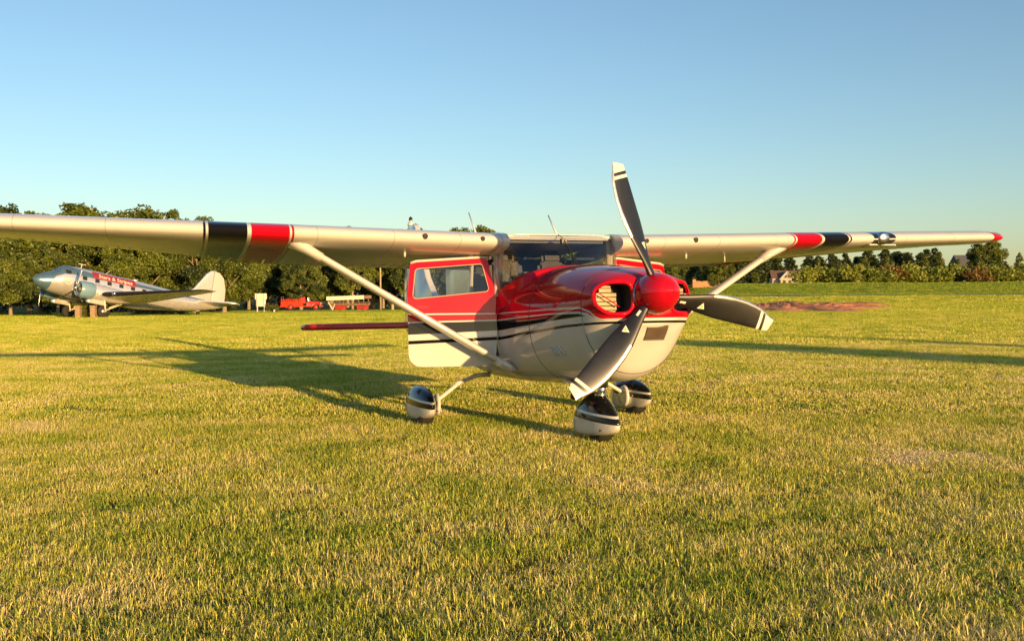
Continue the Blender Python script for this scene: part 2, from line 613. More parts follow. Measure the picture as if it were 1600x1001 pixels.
# ------------------------------------------------------------------ grass
def grass_material():
    m, N, L = new_mat('grass_blades')
    out = nd(N, 'ShaderNodeOutputMaterial')
    g = nd(N, 'ShaderNodeNewGeometry')
    at = nd(N, 'ShaderNodeAttribute', attribute_name='tone')
    n1 = nd(N, 'ShaderNodeTexNoise', inp={'Scale': 0.9, 'Detail': 7.0, 'Roughness': 0.68})
    L.new(g.outputs['Position'], n1.inputs['Vector'])
    n2 = nd(N, 'ShaderNodeTexNoise', inp={'Scale': 0.05, 'Detail': 3.0, 'Roughness': 0.55})
    L.new(g.outputs['Position'], n2.inputs['Vector'])
    a = nd(N, 'ShaderNodeMath', operation='MULTIPLY_ADD')
    L.new(n1.outputs['Fac'], a.inputs[0])
    a.inputs[1].default_value = 3.0
    L.new(at.outputs['Fac'], a.inputs[2])
    a2 = nd(N, 'ShaderNodeMath', operation='MULTIPLY_ADD')
    L.new(n2.outputs['Fac'], a2.inputs[0])
    a2.inputs[1].default_value = 0.9
    L.new(a.outputs[0], a2.inputs[2])
    # the bank beyond the road is lusher
    sp = nd(N, 'ShaderNodeSeparateXYZ')
    L.new(g.outputs['Position'], sp.inputs[0])
    lush = nd(N, 'ShaderNodeMapRange', inp={'From Min': 108.0, 'From Max': 115.0, 'To Min': 0.0, 'To Max': -0.42})
    L.new(sp.outputs[1], lush.inputs['Value'])
    far_ = nd(N, 'ShaderNodeMapRange', inp={'From Min': 12.0, 'From Max': 60.0, 'To Min': 0.0, 'To Max': -0.28})
    L.new(sp.outputs[1], far_.inputs['Value'])
    a25 = nd(N, 'ShaderNodeMath', operation='ADD')
    L.new(a2.outputs[0], a25.inputs[0])
    L.new(far_.outputs[0], a25.inputs[1])
    a3 = nd(N, 'ShaderNodeMath', operation='ADD')
    L.new(a25.outputs[0], a3.inputs[0])
    L.new(lush.outputs[0], a3.inputs[1])
    mr = nd(N, 'ShaderNodeMapRange', inp={'From Min': 1.60, 'From Max': 3.05})
    L.new(a3.outputs[0], mr.inputs['Value'])
    rp = nd(N, 'ShaderNodeValToRGB')
    e = rp.color_ramp.elements
    e[0].position = 0.0
    e[0].color = (0.20, 0.31, 0.03, 1)
    e[1].position = 1.0
    e[1].color = (0.88, 0.74, 0.42, 1)
    for p, c in ((0.35, (0.46, 0.52, 0.05)), (0.58, (0.68, 0.65, 0.10)), (0.80, (0.85, 0.70, 0.25))):
        q = e.new(p)
        q.color = (*c, 1)
    L.new(mr.outputs[0], rp.inputs[0])
    d = nd(N, 'ShaderNodeBsdfDiffuse')
    L.new(rp.outputs[0], d.inputs[0])
    t = nd(N, 'ShaderNodeBsdfTranslucent')
    L.new(rp.outputs[0], t.inputs[0])
    gl = nd(N, 'ShaderNodeBsdfGlossy')
    gl.inputs['Roughness'].default_value = 0.45
    m1 = nd(N, 'ShaderNodeMixShader')
    m1.inputs[0].default_value = 0.25
    L.new(d.outputs[0], m1.inputs[1])
    L.new(t.outputs[0], m1.inputs[2])
    m2 = nd(N, 'ShaderNodeMixShader')
    m2.inputs[0].default_value = 0.03
    L.new(m1.outputs[0], m2.inputs[1])
    L.new(gl.outputs[0], m2.inputs[2])
    L.new(m2.outputs[0], out.inputs[0])
    return m


gm = grass_material()


def tuft(nblades, rad, hmin, hmax, wid, seed, straw, segs=2):
    r = np.random.default_rng(seed)
    V, F, T = [], [], []
    for i in range(nblades):
        q = rad * math.sqrt(r.random())
        a = r.random() * 6.283
        bx, by = q * math.cos(a), q * math.sin(a)
        h = hmin + (hmax - hmin) * r.random() ** 1.3
        w = wid * (0.7 + .6 * r.random())
        d = r.random() * 6.283
        lean = (0.3 + 1.4 * r.random() ** 1.3) * h
        ux, uy = math.cos(d), math.sin(d)
        px, py = -uy * w / 2, ux * w / 2
        tw = r.normal() * .5
        px, py = px * math.cos(tw) - py * math.sin(tw), px * math.sin(tw) + py * math.cos(tw)
        t = straw[0] + straw[1] * r.normal()
        b = len(V)
        V += [(bx - px, by - py, -.006), (bx + px, by + py, -.006)]
        mx, my, mz = bx + ux * lean * .38, by + uy * lean * .38, h * .62 * max(.5, 1 - .12 * lean / h)
        V += [(mx - px * .8, my - py * .8, mz), (mx + px * .8, my + py * .8, mz), (bx + ux * lean, by + uy * lean, h * max(.35, 1 - .32 * lean / h))]
        F += [(b, b + 1, b + 3, b + 2), (b + 2, b + 3, b + 4)]
        T += [t] * 5
    me = bpy.data.meshes.new('grass_tuft')
    me.from_pydata(V, [], F)
    at = me.attributes.new('tone', 'FLOAT', 'POINT')
    at.data.foreach_set('value', np.array(T, dtype=np.float32))
    me.materials.append(gm)
    return bpy.data.objects.new('grass_tuft', me)


def tuft_field(name, label, pts, scl, variants, seed):
    r = np.random.default_rng(seed)
    coll = bpy.data.collections.new(name + '_tufts')
    for v in variants:
        coll.objects.link(v)
    n = len(pts)
    me = bpy.data.meshes.new(name)
    me.vertices.add(n)
    me.vertices.foreach_set('co', np.asarray(pts, np.float32).ravel())
    for nm, ty, arr in (('rotz', 'FLOAT', r.random(n) * 6.283), ('scl', 'FLOAT', scl), ('pick', 'INT', r.integers(0, len(variants), n))):
        a = me.attributes.new(nm, ty, 'POINT')
        a.data.foreach_set('value', np.asarray(arr, np.float32 if ty == 'FLOAT' else np.int32))
    o = bpy.data.objects.new(name, me)
    COL.objects.link(o)
    ng = bpy.data.node_groups.new(name + '_scatter', 'GeometryNodeTree')
    ng.interface.new_socket('Geometry', in_out='INPUT', socket_type='NodeSocketGeometry')
    ng.interface.new_socket('Geometry', in_out='OUTPUT', socket_type='NodeSocketGeometry')
    N, L = ng.nodes, ng.links
    gi, go = N.new('NodeGroupInput'), N.new('NodeGroupOutput')
    ip = N.new('GeometryNodeInstanceOnPoints')
    ci = N.new('GeometryNodeCollectionInfo')
    ci.inputs['Collection'].default_value = coll
    ci.inputs['Separate Children'].default_value = True
    ci.inputs['Reset Children'].default_value = True

    def attr(nm, ty):
        a = N.new('GeometryNodeInputNamedAttribute')
        a.data_type = ty
        a.inputs['Name'].default_value = nm
        return a.outputs[0]
    cx = N.new('ShaderNodeCombineXYZ')
    L.new(attr('rotz', 'FLOAT'), cx.inputs[2])
    L.new(gi.outputs[0], ip.inputs['Points'])
    L.new(ci.outputs[0], ip.inputs['Instance'])
    ip.inputs['Pick Instance'].default_value = True
    L.new(attr('pick', 'INT'), ip.inputs['Instance Index'])
    L.new(cx.outputs[0], ip.inputs['Rotation'])
    L.new(attr('scl', 'FLOAT'), ip.inputs['Scale'])
    L.new(ip.outputs[0], go.inputs[0])
    md = o.modifiers.new('scatter', 'NODES')
    md.node_group = ng
    return tag(o, label, 'grass', kind='stuff')


def wedge(y0, y1, dens, r, margin=1.5, slope=0.56):
    """jittered grid of ground points in the view wedge and a little to its sides"""
    c = 1 / math.sqrt(dens)
    half = slope * y1 + margin
    gx, gy = np.meshgrid(np.arange(-half, half, c), np.arange(y0, y1, c))
    x = (gx + (r.random(gx.shape) - .5) * c * 1.1).ravel()
    y = (gy + (r.random(gx.shape) - .5) * c * 1.1).ravel()
    k_ = np.abs(x) < slope * y + margin
    return x[k_], y[k_]


def masked(x, y, r, big=0.0):
    ok = np.ones(len(x), bool)
    for (cx, cy, rx, ry, sd) in CLAY:
        ok &= (blob(x, y, cx, cy, rx, ry, sd) + (r.random(len(x)) - .5) * .35) > 0.92
    q = blob(x, y, *DEAD)
    ok &= (q + (r.random(len(x)) - .5) * .5) > 0.95
    ok &= ~((np.abs(y - ROAD_Y(x)) < 2.4 + big) & (x > 4))
    ok &= ~((np.abs(y - (148 + .05 * x)) < 2.3 + big) & (x < 0))
    return x[ok], y[ok]


r = np.random.default_rng(11)
near_v = [tuft(250, .17, .010, .054, .0027, 100 + i, (.30 + .10 * (i % 4), .38)) for i in range(8)]
mid_v = [tuft(170, .26, .012, .042, .005, 200 + i, (.30 + .10 * (i % 4), .34)) for i in range(6)]
far_v = [tuft(130, .6, .025, .075, .014, 300 + i, (.38 + .04 * (i % 4), .16)) for i in range(6)]
vfar_v = [tuft(130, 1.3, .05, .11, .035, 400 + i, (.36 + .03 * (i % 4), .12)) for i in range(5)]
for nm, lab, y0, y1, dens, var, big in (
        ('lawn_grass', 'short mixed green and straw coloured grass in the foreground', 2.2, 10, 46, near_v, 0),
        ('field_grass', 'mown grass around and just behind the red aircraft', 10, 24, 24, mid_v, 0),
        ('far_grass', 'mown grass stretching to the middle distance', 24, 62, 7, far_v, 0),
        ('distant_grass', 'distant grass below the tree line', 62, 150, 2, vfar_v, .6)):
    x, y = wedge(y0, y1, dens, r)
    x, y = masked(x, y, r, big)
    z = ground_z(x, y)
    # slow variation of height: thin and thick places
    clump = sum(math.sqrt(1 / 6) * np.sin(x * fx_ + y * fy_ + ph) for fx_, fy_, ph in ((9.1, 4.2, .3), (-5.3, 10.4, 1.9), (13.7, -6.6, 4.0), (3.1, 15.2, 2.2), (-17.0, -3.4, 5.1), (6.4, -12.7, .9)))
    hv = 1.0 + .22 * clump * (1 if y1 < 30 else 0) + .12 * np.sin(x * 1.7 + np.sin(y * 1.1)) * np.sin(y * 1.9 + 1.3 * np.sin(x * .8)) + .10 * np.sin(x * 5.1 + 2) * np.sin(y * 4.3)
    tuft_field(nm, lab, np.stack([x, y, z], 1), (0.75 + .5 * r.random(len(x))) * hv, var, 5)
weed_v = [tuft(26, .07, .012, .034, .013, 600 + i, (-.55, .15)) for i in range(4)]
cx_w = (r.random(38) * 2 - 1) * 5.5
cy_w = 3.4 + 9 * r.random(38)
x = np.concatenate([a_ + .28 * r.normal(size=14) for a_ in cx_w])
y = np.concatenate([a_ + .28 * r.normal(size=14) for a_ in cy_w])
tuft_field('clover_patches', 'low broad leaved clover growing through the lawn', np.stack([x, y, ground_z(x, y)], 1), .7 + .6 * r.random(len(x)), weed_v, 21)
straw_v = [tuft(120, .10, .006, .026, .005, 500 + i, (1.15, .12)) for i in range(4)]
x = DEAD[0] + (r.random(420) * 2 - 1) * DEAD[2] * 1.4
y = DEAD[1] + (r.random(420) * 2 - 1) * DEAD[3] * 1.5
ok = blob(x, y, *DEAD) < 1.05
x, y = x[ok], y[ok]
tuft_field('dead_straw', 'dry flattened straw lying in the dead patch of the lawn', np.stack([x, y, ground_z(x, y) + .006], 1), .7 + .6 * r.random(len(x)), straw_v, 9)
# ------------------------------------------------------------------ trees
def leaf_mat(name, c0, c1, trans=0.3):
    m, N, L = new_mat(name)
    out = nd(N, 'ShaderNodeOutputMaterial')
    at = nd(N, 'ShaderNodeAttribute', attribute_name='tone')
    oi = nd(N, 'ShaderNodeObjectInfo')
    a = nd(N, 'ShaderNodeMath', operation='MULTIPLY_ADD')
    L.new(oi.outputs['Random'], a.inputs[0])
    a.inputs[1].default_value = 0.5
    L.new(at.outputs['Fac'], a.inputs[2])
    rp = nd(N, 'ShaderNodeValToRGB')
    rp.color_ramp.elements[0].position = 0.1
    rp.color_ramp.elements[0].color = (*c0, 1)
    rp.color_ramp.elements[1].position = 1.1
    rp.color_ramp.elements[1].color = (*c1, 1)
    L.new(a.outputs[0], rp.inputs[0])
    d = nd(N, 'ShaderNodeBsdfDiffuse')
    t = nd(N, 'ShaderNodeBsdfTranslucent')
    gl = nd(N, 'ShaderNodeBsdfGlossy')
    gl.inputs['Roughness'].default_value = 0.5
    L.new(rp.outputs[0], d.inputs[0])
    L.new(rp.outputs[0], t.inputs[0])
    m1 = nd(N, 'ShaderNodeMixShader')
    m1.inputs[0].default_value = trans
    L.new(d.outputs[0], m1.inputs[1])
    L.new(t.outputs[0], m1.inputs[2])
    m2 = nd(N, 'ShaderNodeMixShader')
    m2.inputs[0].default_value = 0.05
    L.new(m1.outputs[0], m2.inputs[1])
    L.new(gl.outputs[0], m2.inputs[2])
    L.new(m2.outputs[0], out.inputs[0])
    return m


lf_oak = leaf_mat('oak_leaves', (0.028, 0.052, 0.006), (0.150, 0.190, 0.016))
lf_dark = leaf_mat('conifer_needles', (0.016, 0.032, 0.008), (0.045, 0.070, 0.014), 0.15)
lf_arb = leaf_mat('arborvitae_sprays', (0.05, 0.085, 0.010), (0.13, 0.15, 0.018), 0.2)
lf_shrub = leaf_mat('shrub_leaves', (0.09, 0.15, 0.014), (0.28, 0.31, 0.035), 0.3)
lf_rust = leaf_mat('rust_leaves', (0.12, 0.07, 0.012), (0.25, 0.15, 0.03), 0.3)
lf_hedge = leaf_mat('hedge_leaves', (0.05, 0.07, 0.010), (0.12, 0.12, 0.02), 0.25)
bark = principled('bark', (0.27, 0.215, 0.15), 0.9, var=0.35, scale=3, bump=0.8, bscale=9)


def leaf_cloud(centers, radii, nper, size, seed, up=0.2, tone_spread=0.25, tones=None):
    """leaf quads scattered through clumps; clump and leaf tones vary at random"""
    r = np.random.default_rng(seed)
    P, T = [], []
    for ci_, (c, rad) in enumerate(zip(centers, radii)):
        n = max(6, int(nper * rad ** 2))
        d = r.normal(size=(n, 3))
        d /= np.linalg.norm(d, axis=1)[:, None]
        q = (0.45 + 0.6 * r.random(n) ** .6)[:, None]
        P.append(np.asarray(c) + d * q * rad * np.array([1, 1, .8]))
        T.append(np.full(n, (.2 + .3 * r.random()) if tones is None else tones[ci_]) + tone_spread * r.random(n))
    P = np.concatenate(P)
    T = np.concatenate(T)
    n = len(P)
    a = r.normal(size=(n, 3)) + np.array([0, 0, up])
    a /= np.linalg.norm(a, axis=1)[:, None]
    b = np.cross(a, r.normal(size=(n, 3)))
    b /= np.linalg.norm(b, axis=1)[:, None]
    c = np.cross(a, b)
    s = (size * (.6 + .8 * r.random(n)))[:, None]
    V = np.stack([P - b * s, P - c * s * .55 + a * s * .12, P + b * s, P + c * s * .55 + a * s * .12], 1).reshape(-1, 3)
    F = np.arange(n * 4).reshape(n, 4)
    me = bpy.data.meshes.new('crown')
    me.vertices.add(len(V))
    me.vertices.foreach_set('co', V.astype(np.float32).ravel())
    me.loops.add(n * 4)
    me.loops.foreach_set('vertex_index', F.astype(np.int32).ravel())
    me.polygons.add(n)
    me.polygons.foreach_set('loop_start', np.arange(0, n * 4, 4, dtype=np.int32))
    me.polygons.foreach_set('loop_total', np.full(n, 4, np.int32))
    at = me.attributes.new('tone', 'FLOAT', 'POINT')
    at.data.foreach_set('value', np.repeat(T, 4).astype(np.float32))
    me.update(calc_edges=True)
    me.validate()
    return me


def trunk_mesh(h, r0, seed, limbs=5, spread=2.5, start=.25):
    r = np.random.default_rng(seed)
    mb = MB()
    pts = [(0, 0, -.2)]
    x = y = 0
    for i in range(1, 6):
        x += r.normal() * .03 * h * .3
        y += r.normal() * .03 * h * .3
        pts.append((x, y, h * i / 5))
    mb.tube(pts, [r0 * 1.25, r0, r0 * .85, r0 * .68, r0 * .5, r0 * .22], 8)
    for i in range(limbs):
        t = start + (0.9 - start) * (i + r.random()) / limbs
        k_ = min(4, int(t * 5))
        p = np.array(pts[k_]) + (np.array(pts[k_ + 1]) - np.array(pts[k_])) * (t * 5 - k_)
        a = i * 2.4 + r.random()
        ln = spread * (1.1 - t * .6)
        q1 = p + np.array([math.cos(a) * ln * .5, math.sin(a) * ln * .5, ln * .30])
        q2 = p + np.array([math.cos(a + .2) * ln, math.sin(a + .2) * ln, ln * .75])
        mb.tube([p, q1, q2], [r0 * .42, r0 * .28, r0 * .1], 6)
        q3 = q1 + np.array([math.cos(a - .8) * ln * .4, math.sin(a - .8) * ln * .4, ln * .35])
        mb.tube([q1, q3], [r0 * .2, r0 * .07], 5)
    return mb.mesh('trunk')


def broad_crown(h, w, seed, base=.12, leaf=.165, nper=190, nclump=44):
    """boughs on an uneven ellipsoid, each bough a spray of small leaf clumps, gaps between"""
    r = np.random.default_rng(seed)
    C, Rr, Tn = [], [], []
    cz = h * (base + (1 - base) * .5)
    for i in range(nclump):
        d = r.normal(size=3)
        d /= np.linalg.norm(d)
        q = .40 + .55 * r.random() ** .6
        lump = 1 + .24 * math.sin(3 * math.atan2(d[1], d[0]) + seed) + .12 * math.sin(5 * d[2] + seed)
        zz = cz + d[2] * q * lump * h * (1 - base) * .46
        f = 1.0 - .22 * max(0, (zz - cz) / (h * .5))
        c = np.array([d[0] * q * lump * w * .5 * f, d[1] * q * lump * w * .5 * f, zz])
        R0 = w * (.075 + .06 * r.random())
        tn = .75 * r.random() ** 1.4
        for j in range(13):
            e = r.normal(size=3)
            e /= np.linalg.norm(e)
            C.append(c + e * R0 * np.array([1.15, 1.15, .7]) * r.random() ** .4)
            Rr.append(R0 * (.34 + .32 * r.random()))
            Tn.append(tn + .08 * r.normal())
    return leaf_cloud(C, Rr, nper, leaf, seed + 1, tone_spread=.22, tones=Tn)


def cone_crown(h, w, seed, base=.04, leaf=.22, nper=140, nclump=60, pw=0.8):
    r = np.random.default_rng(seed)
    C, Rr = [], []
    for i in range(nclump):
        t = (i + r.random()) / nclump
        t = 1 - (1 - t) ** 1.25
        rad = w * .5 * (1 - t) ** pw
        a = r.random() * 6.283
        q = rad * (.35 + .55 * r.random())
        C.append((q * math.cos(a), q * math.sin(a), h * (base + (1 - base) * t * .97)))
        Rr.append(max(.10 * w, rad * .55) * (.7 + .5 * r.random()))
    return leaf_cloud(C, Rr, nper, leaf, seed + 1, up=.1)


def bush_crown(h, w, seed, leaf=.16, nper=150, nclump=26):
    r = np.random.default_rng(seed)
    C, Rr = [], []
    for i in range(nclump):
        a = r.random() * 6.283
        q = math.sqrt(r.random()) * w * .42
        t = r.random()
        C.append((q * math.cos(a), q * math.sin(a), h * (.12 + .68 * t * (1 - .5 * (q / (w * .5)) ** 2))))
        Rr.append(h * (.16 + .12 * r.random()))
    return leaf_cloud(C, Rr, nper, leaf, seed + 1, up=.5)


def make_tree(name, crown_me, trunk_me, leafm, label, cat, group):
    root = empty(name, label=label, cat=cat, group=group)
    if trunk_me is not None:
        if not trunk_me.materials:
            trunk_me.materials.append(bark)
        t = bpy.data.objects.new('trunk', trunk_me)
        COL.objects.link(t)
        t.parent = root
    c = bpy.data.objects.new('crown', crown_me)
    COL.objects.link(c)
    c.parent = root
    if not crown_me.materials:
        crown_me.materials.append(leafm)
    return root


def place(root, x, y, s=1.0, sz=None, rz=0.0, dz=0.0):
    root.location = (x, y, gz(x, y) + dz)
    root.scale = (s, s, sz if sz else s)
    root.rotation_euler = (0, 0, rz)
    return root


def px_x(px, d):
    return (px - 800) / 1504 * d


def shade_understory(name, x0, x1, d, hmax, label, seed):  # dark leaved mass, added to make the shade at the foot of the wood
    r_ = np.random.default_rng(seed)
    C, Rr = [], []
    for x_ in np.arange(x0, x1, .9):
        for q_ in range(3):
            y_ = d + r_.normal() * .8
            C.append((x_ + r_.normal() * .4, y_, gz(x_, d) + .4 + hmax * r_.random()))
            Rr.append(.7 + .6 * r_.random())
    me_ = leaf_cloud(C, Rr, 60, .22, seed, tone_spread=.3)
    me_.name = name
    return tag(link_mesh(name, me_, lf_dark, None, False), label, 'shade_understory', kind='stuff')


shade_understory('shade_understory', -72, -39, 135, 3.0, 'dark understory added for the shade below the trees behind the silver airliner', 31)
shade_understory('shade_understory', -62, 48, 194, 4.0, 'dark understory added for the shade below the trees behind the fire engine', 32)
oak_c = [broad_crown(12, 10.5, 500 + 7 * i, base=[.10, .20, .13, .08][i], nclump=62) for i in range(4)]
oak_t = [trunk_mesh(9.5, .30, 600 + i, 10, 4.6) for i in range(4)]
_n_tree = {}


def oak(px, d, top_px, w=1.0, label=None, group=None, i=None, leafm=None):
    hor = 459 - 0.0068 * (px - 800)
    x = px_x(px, d)
    g0 = gz(x, d)
    htop = CAM_H + (hor - top_px) / 1504 * d - g0
    i = random.randrange(4) if i is None else i
    t = make_tree('broadleaf_tree', oak_c[i], oak_t[i], lf_oak, label, 'tree', group)
    s = htop / 12.3
    place(t, x, d, s * w, s, random.random() * 6.28)
    return t


G1 = 'trees of the wood behind the silver airliner'
L1 = 'dense broadleaf tree of the wood edge behind the silver airliner'
oak(124, 124, 302, 1.4, 'tall broad tree rising above the wing behind the silver airliner nose', None, 0)
oak(-4, 122, 314, .9, 'tall tree at the left edge of the picture rising above the wing tip', None, 1)
for px, d, top in ((-40, 112, 325), (48, 116, 346), (92, 112, 392), (165, 118, 348), (215, 114, 352), (20, 104, 404), (-14, 100, 384), (262, 120, 352), (310, 118, 358), (352, 122, 356),
                   (190, 130, 338), (66, 132, 336), (235, 132, 342), (330, 134, 348)):
    oak(px + random.uniform(-4, 4), d, top, random.uniform(.85, 1.1), L1, G1)
oak(280, 138, 331, .8, 'tree whose rounded top just shows above the wing left of its black band', None, 2)
G2 = 'trees of the wood behind the fire engine'
L2 = 'broadleaf tree of the dark wood behind the old fire engine'
for px, d, top in ((385, 172, 372), (425, 176, 365), (470, 170, 378), (515, 178, 362), (555, 172, 372), (598, 178, 366), (640, 174, 372), (685, 178, 368), (735, 172, 374), (790, 176, 366), (840, 172, 372), (890, 178, 368), (940, 176, 370),
                   (405, 186, 352), (450, 188, 352), (495, 190, 350), (540, 188, 356), (585, 190, 352), (632, 188, 356), (680, 190, 358), (985, 184, 378), (1030, 182, 384), (1075, 186, 388)):
    oak(px + random.uniform(-4, 4), d, top, random.uniform(.62, .8), L2, G2)
oak(470, 160, 404, .9, 'low spreading leafy tree standing directly behind the fire engine', None, 0)
oak(745, 186, 345, .95, 'tree whose crown shows above the cabin roof between the two aerials', None, 3)
oak(1050, 150, 412, .8, 'dark leafy tree just right of the cowling under the wing', None, 1)
ot = oak(1122, 122, 402, 1.05, 'open crowned tree with pale trunk left of the small house', None, 1)
oak(1180, 140, 424, .8, 'rounded dark bush like tree immediately left of the small house', None, 3)
oak(1540, 176, 372, 1.0, 'large dark round tree under the far wing tip', None, 2)

# shadow casting trees behind and right of the camera
sh_c = cone_crown(9.5, 4.2, 901, leaf=.3, nper=90)
sh_t = trunk_mesh(8.5, .18, 902, 4, 1.2)
for (x, y, s, sz, lab) in ((44.0, -42.0, .85, .97, 'slimmest conifer behind the camera casting a thin shadow streak'), (50.5, -51.0, 1.25, 1.12, 'widest and farthest conifer behind the camera casting a broad shadow'), (47.0, -37.0, .7, .92, 'nearest conifer behind the camera at the right of its row')):
    t = make_tree('pine_tree', sh_c, sh_t, lf_dark, lab, 'tree', 'conifers behind the camera')
    place(t, x, y, s, sz)

# right hand side: dark conifers, arborvitae, shrub hedge on the bank
con_c = [cone_crown(8.0, 4.0, 700 + 5 * i, leaf=.24, nper=110) for i in range(3)]
con2_c = [cone_crown(8.0, 4.0, 860 + 5 * i, leaf=.24, nper=120, pw=.42, nclump=70) for i in range(3)]
con_t = trunk_mesh(7.0, .14, 720, 4, 1.0)
arb_c = [cone_crown(5.0, 2.5, 740 + 5 * i, leaf=.15, nper=220, pw=.55) for i in range(3)]
arb_t = trunk_mesh(4.2, .08, 760, 3, .5)
shr_c = [bush_crown(2.7, 4.0, 780 + 5 * i) for i in range(4)]
for i in range(26):
    px = 1095 + i * 20.5 + random.uniform(-6, 6)
    if 1498 < px < 1512 or 1192 < px < 1262:
        continue
    d = 158 + random.uniform(-4, 8)
    top = 394 + random.uniform(-7, 8)
    if px > 1482:
        top = 408 + random.uniform(-3, 6)
    x = px_x(px, d)
    s = (CAM_H + (456 - top) / 1504 * d - gz(x, d)) / 8.0
    t = make_tree('conifer_tree', (con_c + con2_c)[(i * 5) % 6], con_t, lf_dark, 'dark conifer in the screen behind the hedge on the bank', 'tree', 'dark conifers behind the hedge')
    place(t, x, d, s * 1.5, s, random.random() * 6)
for i, px in enumerate((1278, 1312, 1352, 1386, 1412, 1446, 1468, 1497, 1530, 1562, 1592, 1622)):
    d = 147 + random.uniform(-2, 2)
    x = px_x(px, d)
    top = (402, 408, 398, 400, 408, 398, 394, 405, 397, 399, 396, 400, 412, 418, 420)[i] + 1
    s = (CAM_H + (456 - top) / 1504 * d - gz(x, d)) / 5.0
    t = make_tree('arborvitae', arb_c[i % 3], arb_t, lf_arb, 'pointed olive green arborvitae standing between conifers and hedge', 'tree', 'arborvitae behind the hedge')
    place(t, x, d, s * .95, s, random.random() * 6)
for i in range(17):
    px = 1262 + i * 22 + random.uniform(-4, 4)
    d = 141 + random.uniform(-1.2, 1.2)
    x = px_x(px, d)
    rust = i in (6, 12)
    t = make_tree('shrub', bpy.data.meshes.get(f'rusty{i % 2}') if False else shr_c[i % 4], None, lf_shrub, 'yellow green shrub in the hedge row along the top of the bank', 'shrub', 'shrubs along the top of the bank')
    if rust:
        t['label'] = 'reddish brown shrub among the yellow green hedge on the bank'
        t['group'] = 'reddish shrubs in the bank hedge'
        c = [q for q in t.children if q.name.startswith('crown')][0]
        c.data = c.data.copy()
        c.data.materials[0] = lf_rust
    place(t, x, d, random.uniform(1.1, 1.4), random.uniform(.95, 1.3), random.random() * 6)
# low hedge below the airliner tail and by the sign
# second, deeper row closes the gaps of the screen; a few far taller trees behind the house
for i in range(24):
    px = 1084 + i * 22 + random.uniform(-6, 6)
    far = 1180 < px < 1275
    if 1496 < px < 1516:
        continue
    d = 330 if far else 172 + random.uniform(-4, 4)
    top = (398 if px < 1482 else 412) + random.uniform(-4, 8)
    x = px_x(px, d)
    s = (CAM_H + (456 - top) / 1504 * d - gz(x, d)) / 8.0
    t = make_tree('conifer_tree', con2_c[i % 3], con_t, lf_dark, 'dark conifer in the screen behind the hedge on the bank', 'tree', 'dark conifers behind the hedge')
    place(t, x, d, s * 1.5, s, random.random() * 6)
for i, (px, d, s) in enumerate(((215, 103, .75), (237, 104, .8), (258, 104, .82), (279, 103, .78))):
    t = make_tree('hedge_bush', shr_c[i % 4].copy(), None, lf_hedge, 'clipped green bush under the silver airliner tail', 'shrub', 'bushes under the airliner tail')
    c = [q for q in t.children][0]
    c.data.materials[0] = lf_hedge
    place(t, px_x(px, d), d, s * .62, s * .55, i)
t = make_tree('hedge_bush', shr_c[2].copy(), None, lf_hedge, 'low bush at the right foot of the white sign', 'shrub', None)
t.children[0].data.materials[0] = lf_hedge
place(t, px_x(424, 119), 119, .5, .5)
t = make_tree('hedge_bush', shr_c[1].copy(), None, lf_hedge, 'small bush behind the red wagon by the pole', 'shrub', None)
t.children[0].data.materials[0] = lf_hedge
place(t, px_x(618, 152), 152, .7, .6)

# ------------------------------------------------------------------ the red aircraft
YAW, TILT, PX0 = 0.335, 0.0607, -1.42
plane = empty('light_aircraft')
tag(plane, 'red, black and cream high wing propeller aircraft parked nose towards us with both doors open', 'airplane')
plane.matrix_world = (Matrix.Translation((0.685, 8.44, 0)) @ Matrix.Rotation(YAW - math.pi / 2, 4, 'Z') @ Matrix.Translation((PX0, 0, 0)) @ Matrix.Rotation(-TILT, 4, 'Y') @ Matrix.Translation((-PX0, 0, 0)))
AC = plane

BODY = Loft([
    # x     w     zt     zb    zm    nt   nb
    (1.20, .330, 1.235, .860, 1.07, 2.6, 2.3),
    (1.17, .372, 1.262, .815, 1.07, 2.6, 2.3),
    (1.10, .405, 1.290, .735, 1.06, 2.6, 2.2),
    (1.00, .428, 1.318, .610, 1.05, 2.5, 2.1),
    (0.88, .446, 1.345, .490, 1.04, 2.5, 2.1),
    (0.72, .465, 1.375, .440, 1.03, 2.4, 2.1),
    (0.30, .512, 1.425, .420, 1.00, 2.3, 2.2),
    (0.00, .536, 1.445, .410, .98, 2.3, 2.3),
    (-.22, .552, 1.455, .402, .96, 2.4, 2.4),
    (-.50, .573, 1.370, .400, .94, 3.0, 2.6),
    (-.72, .586, 1.262, .400, .93, 5.0, 2.8),
    (-.80, .590, 1.245, .400, .93, 6.0, 2.8),
    (-1.6, .600, 1.245, .420, .92, 6.0, 2.8),
    (-2.2, .555, 1.250, .470, .94, 5.0, 2.6),
    (-2.8, .450, 1.300, .575, .97, 3.0, 2.4),
    (-3.0, .415, 1.450, .620, .99, 2.4, 2.3),
    (-4.0, .315, 1.370, .740, 1.03, 2.2, 2.2),
    (-5.0, .225, 1.290, .855, 1.06, 2.1, 2.1),
    (-6.0, .140, 1.215, .945, 1.07, 2.0, 2.0),
    (-6.9, .050, 1.150, 1.010, 1.08, 2.0, 2.0)])


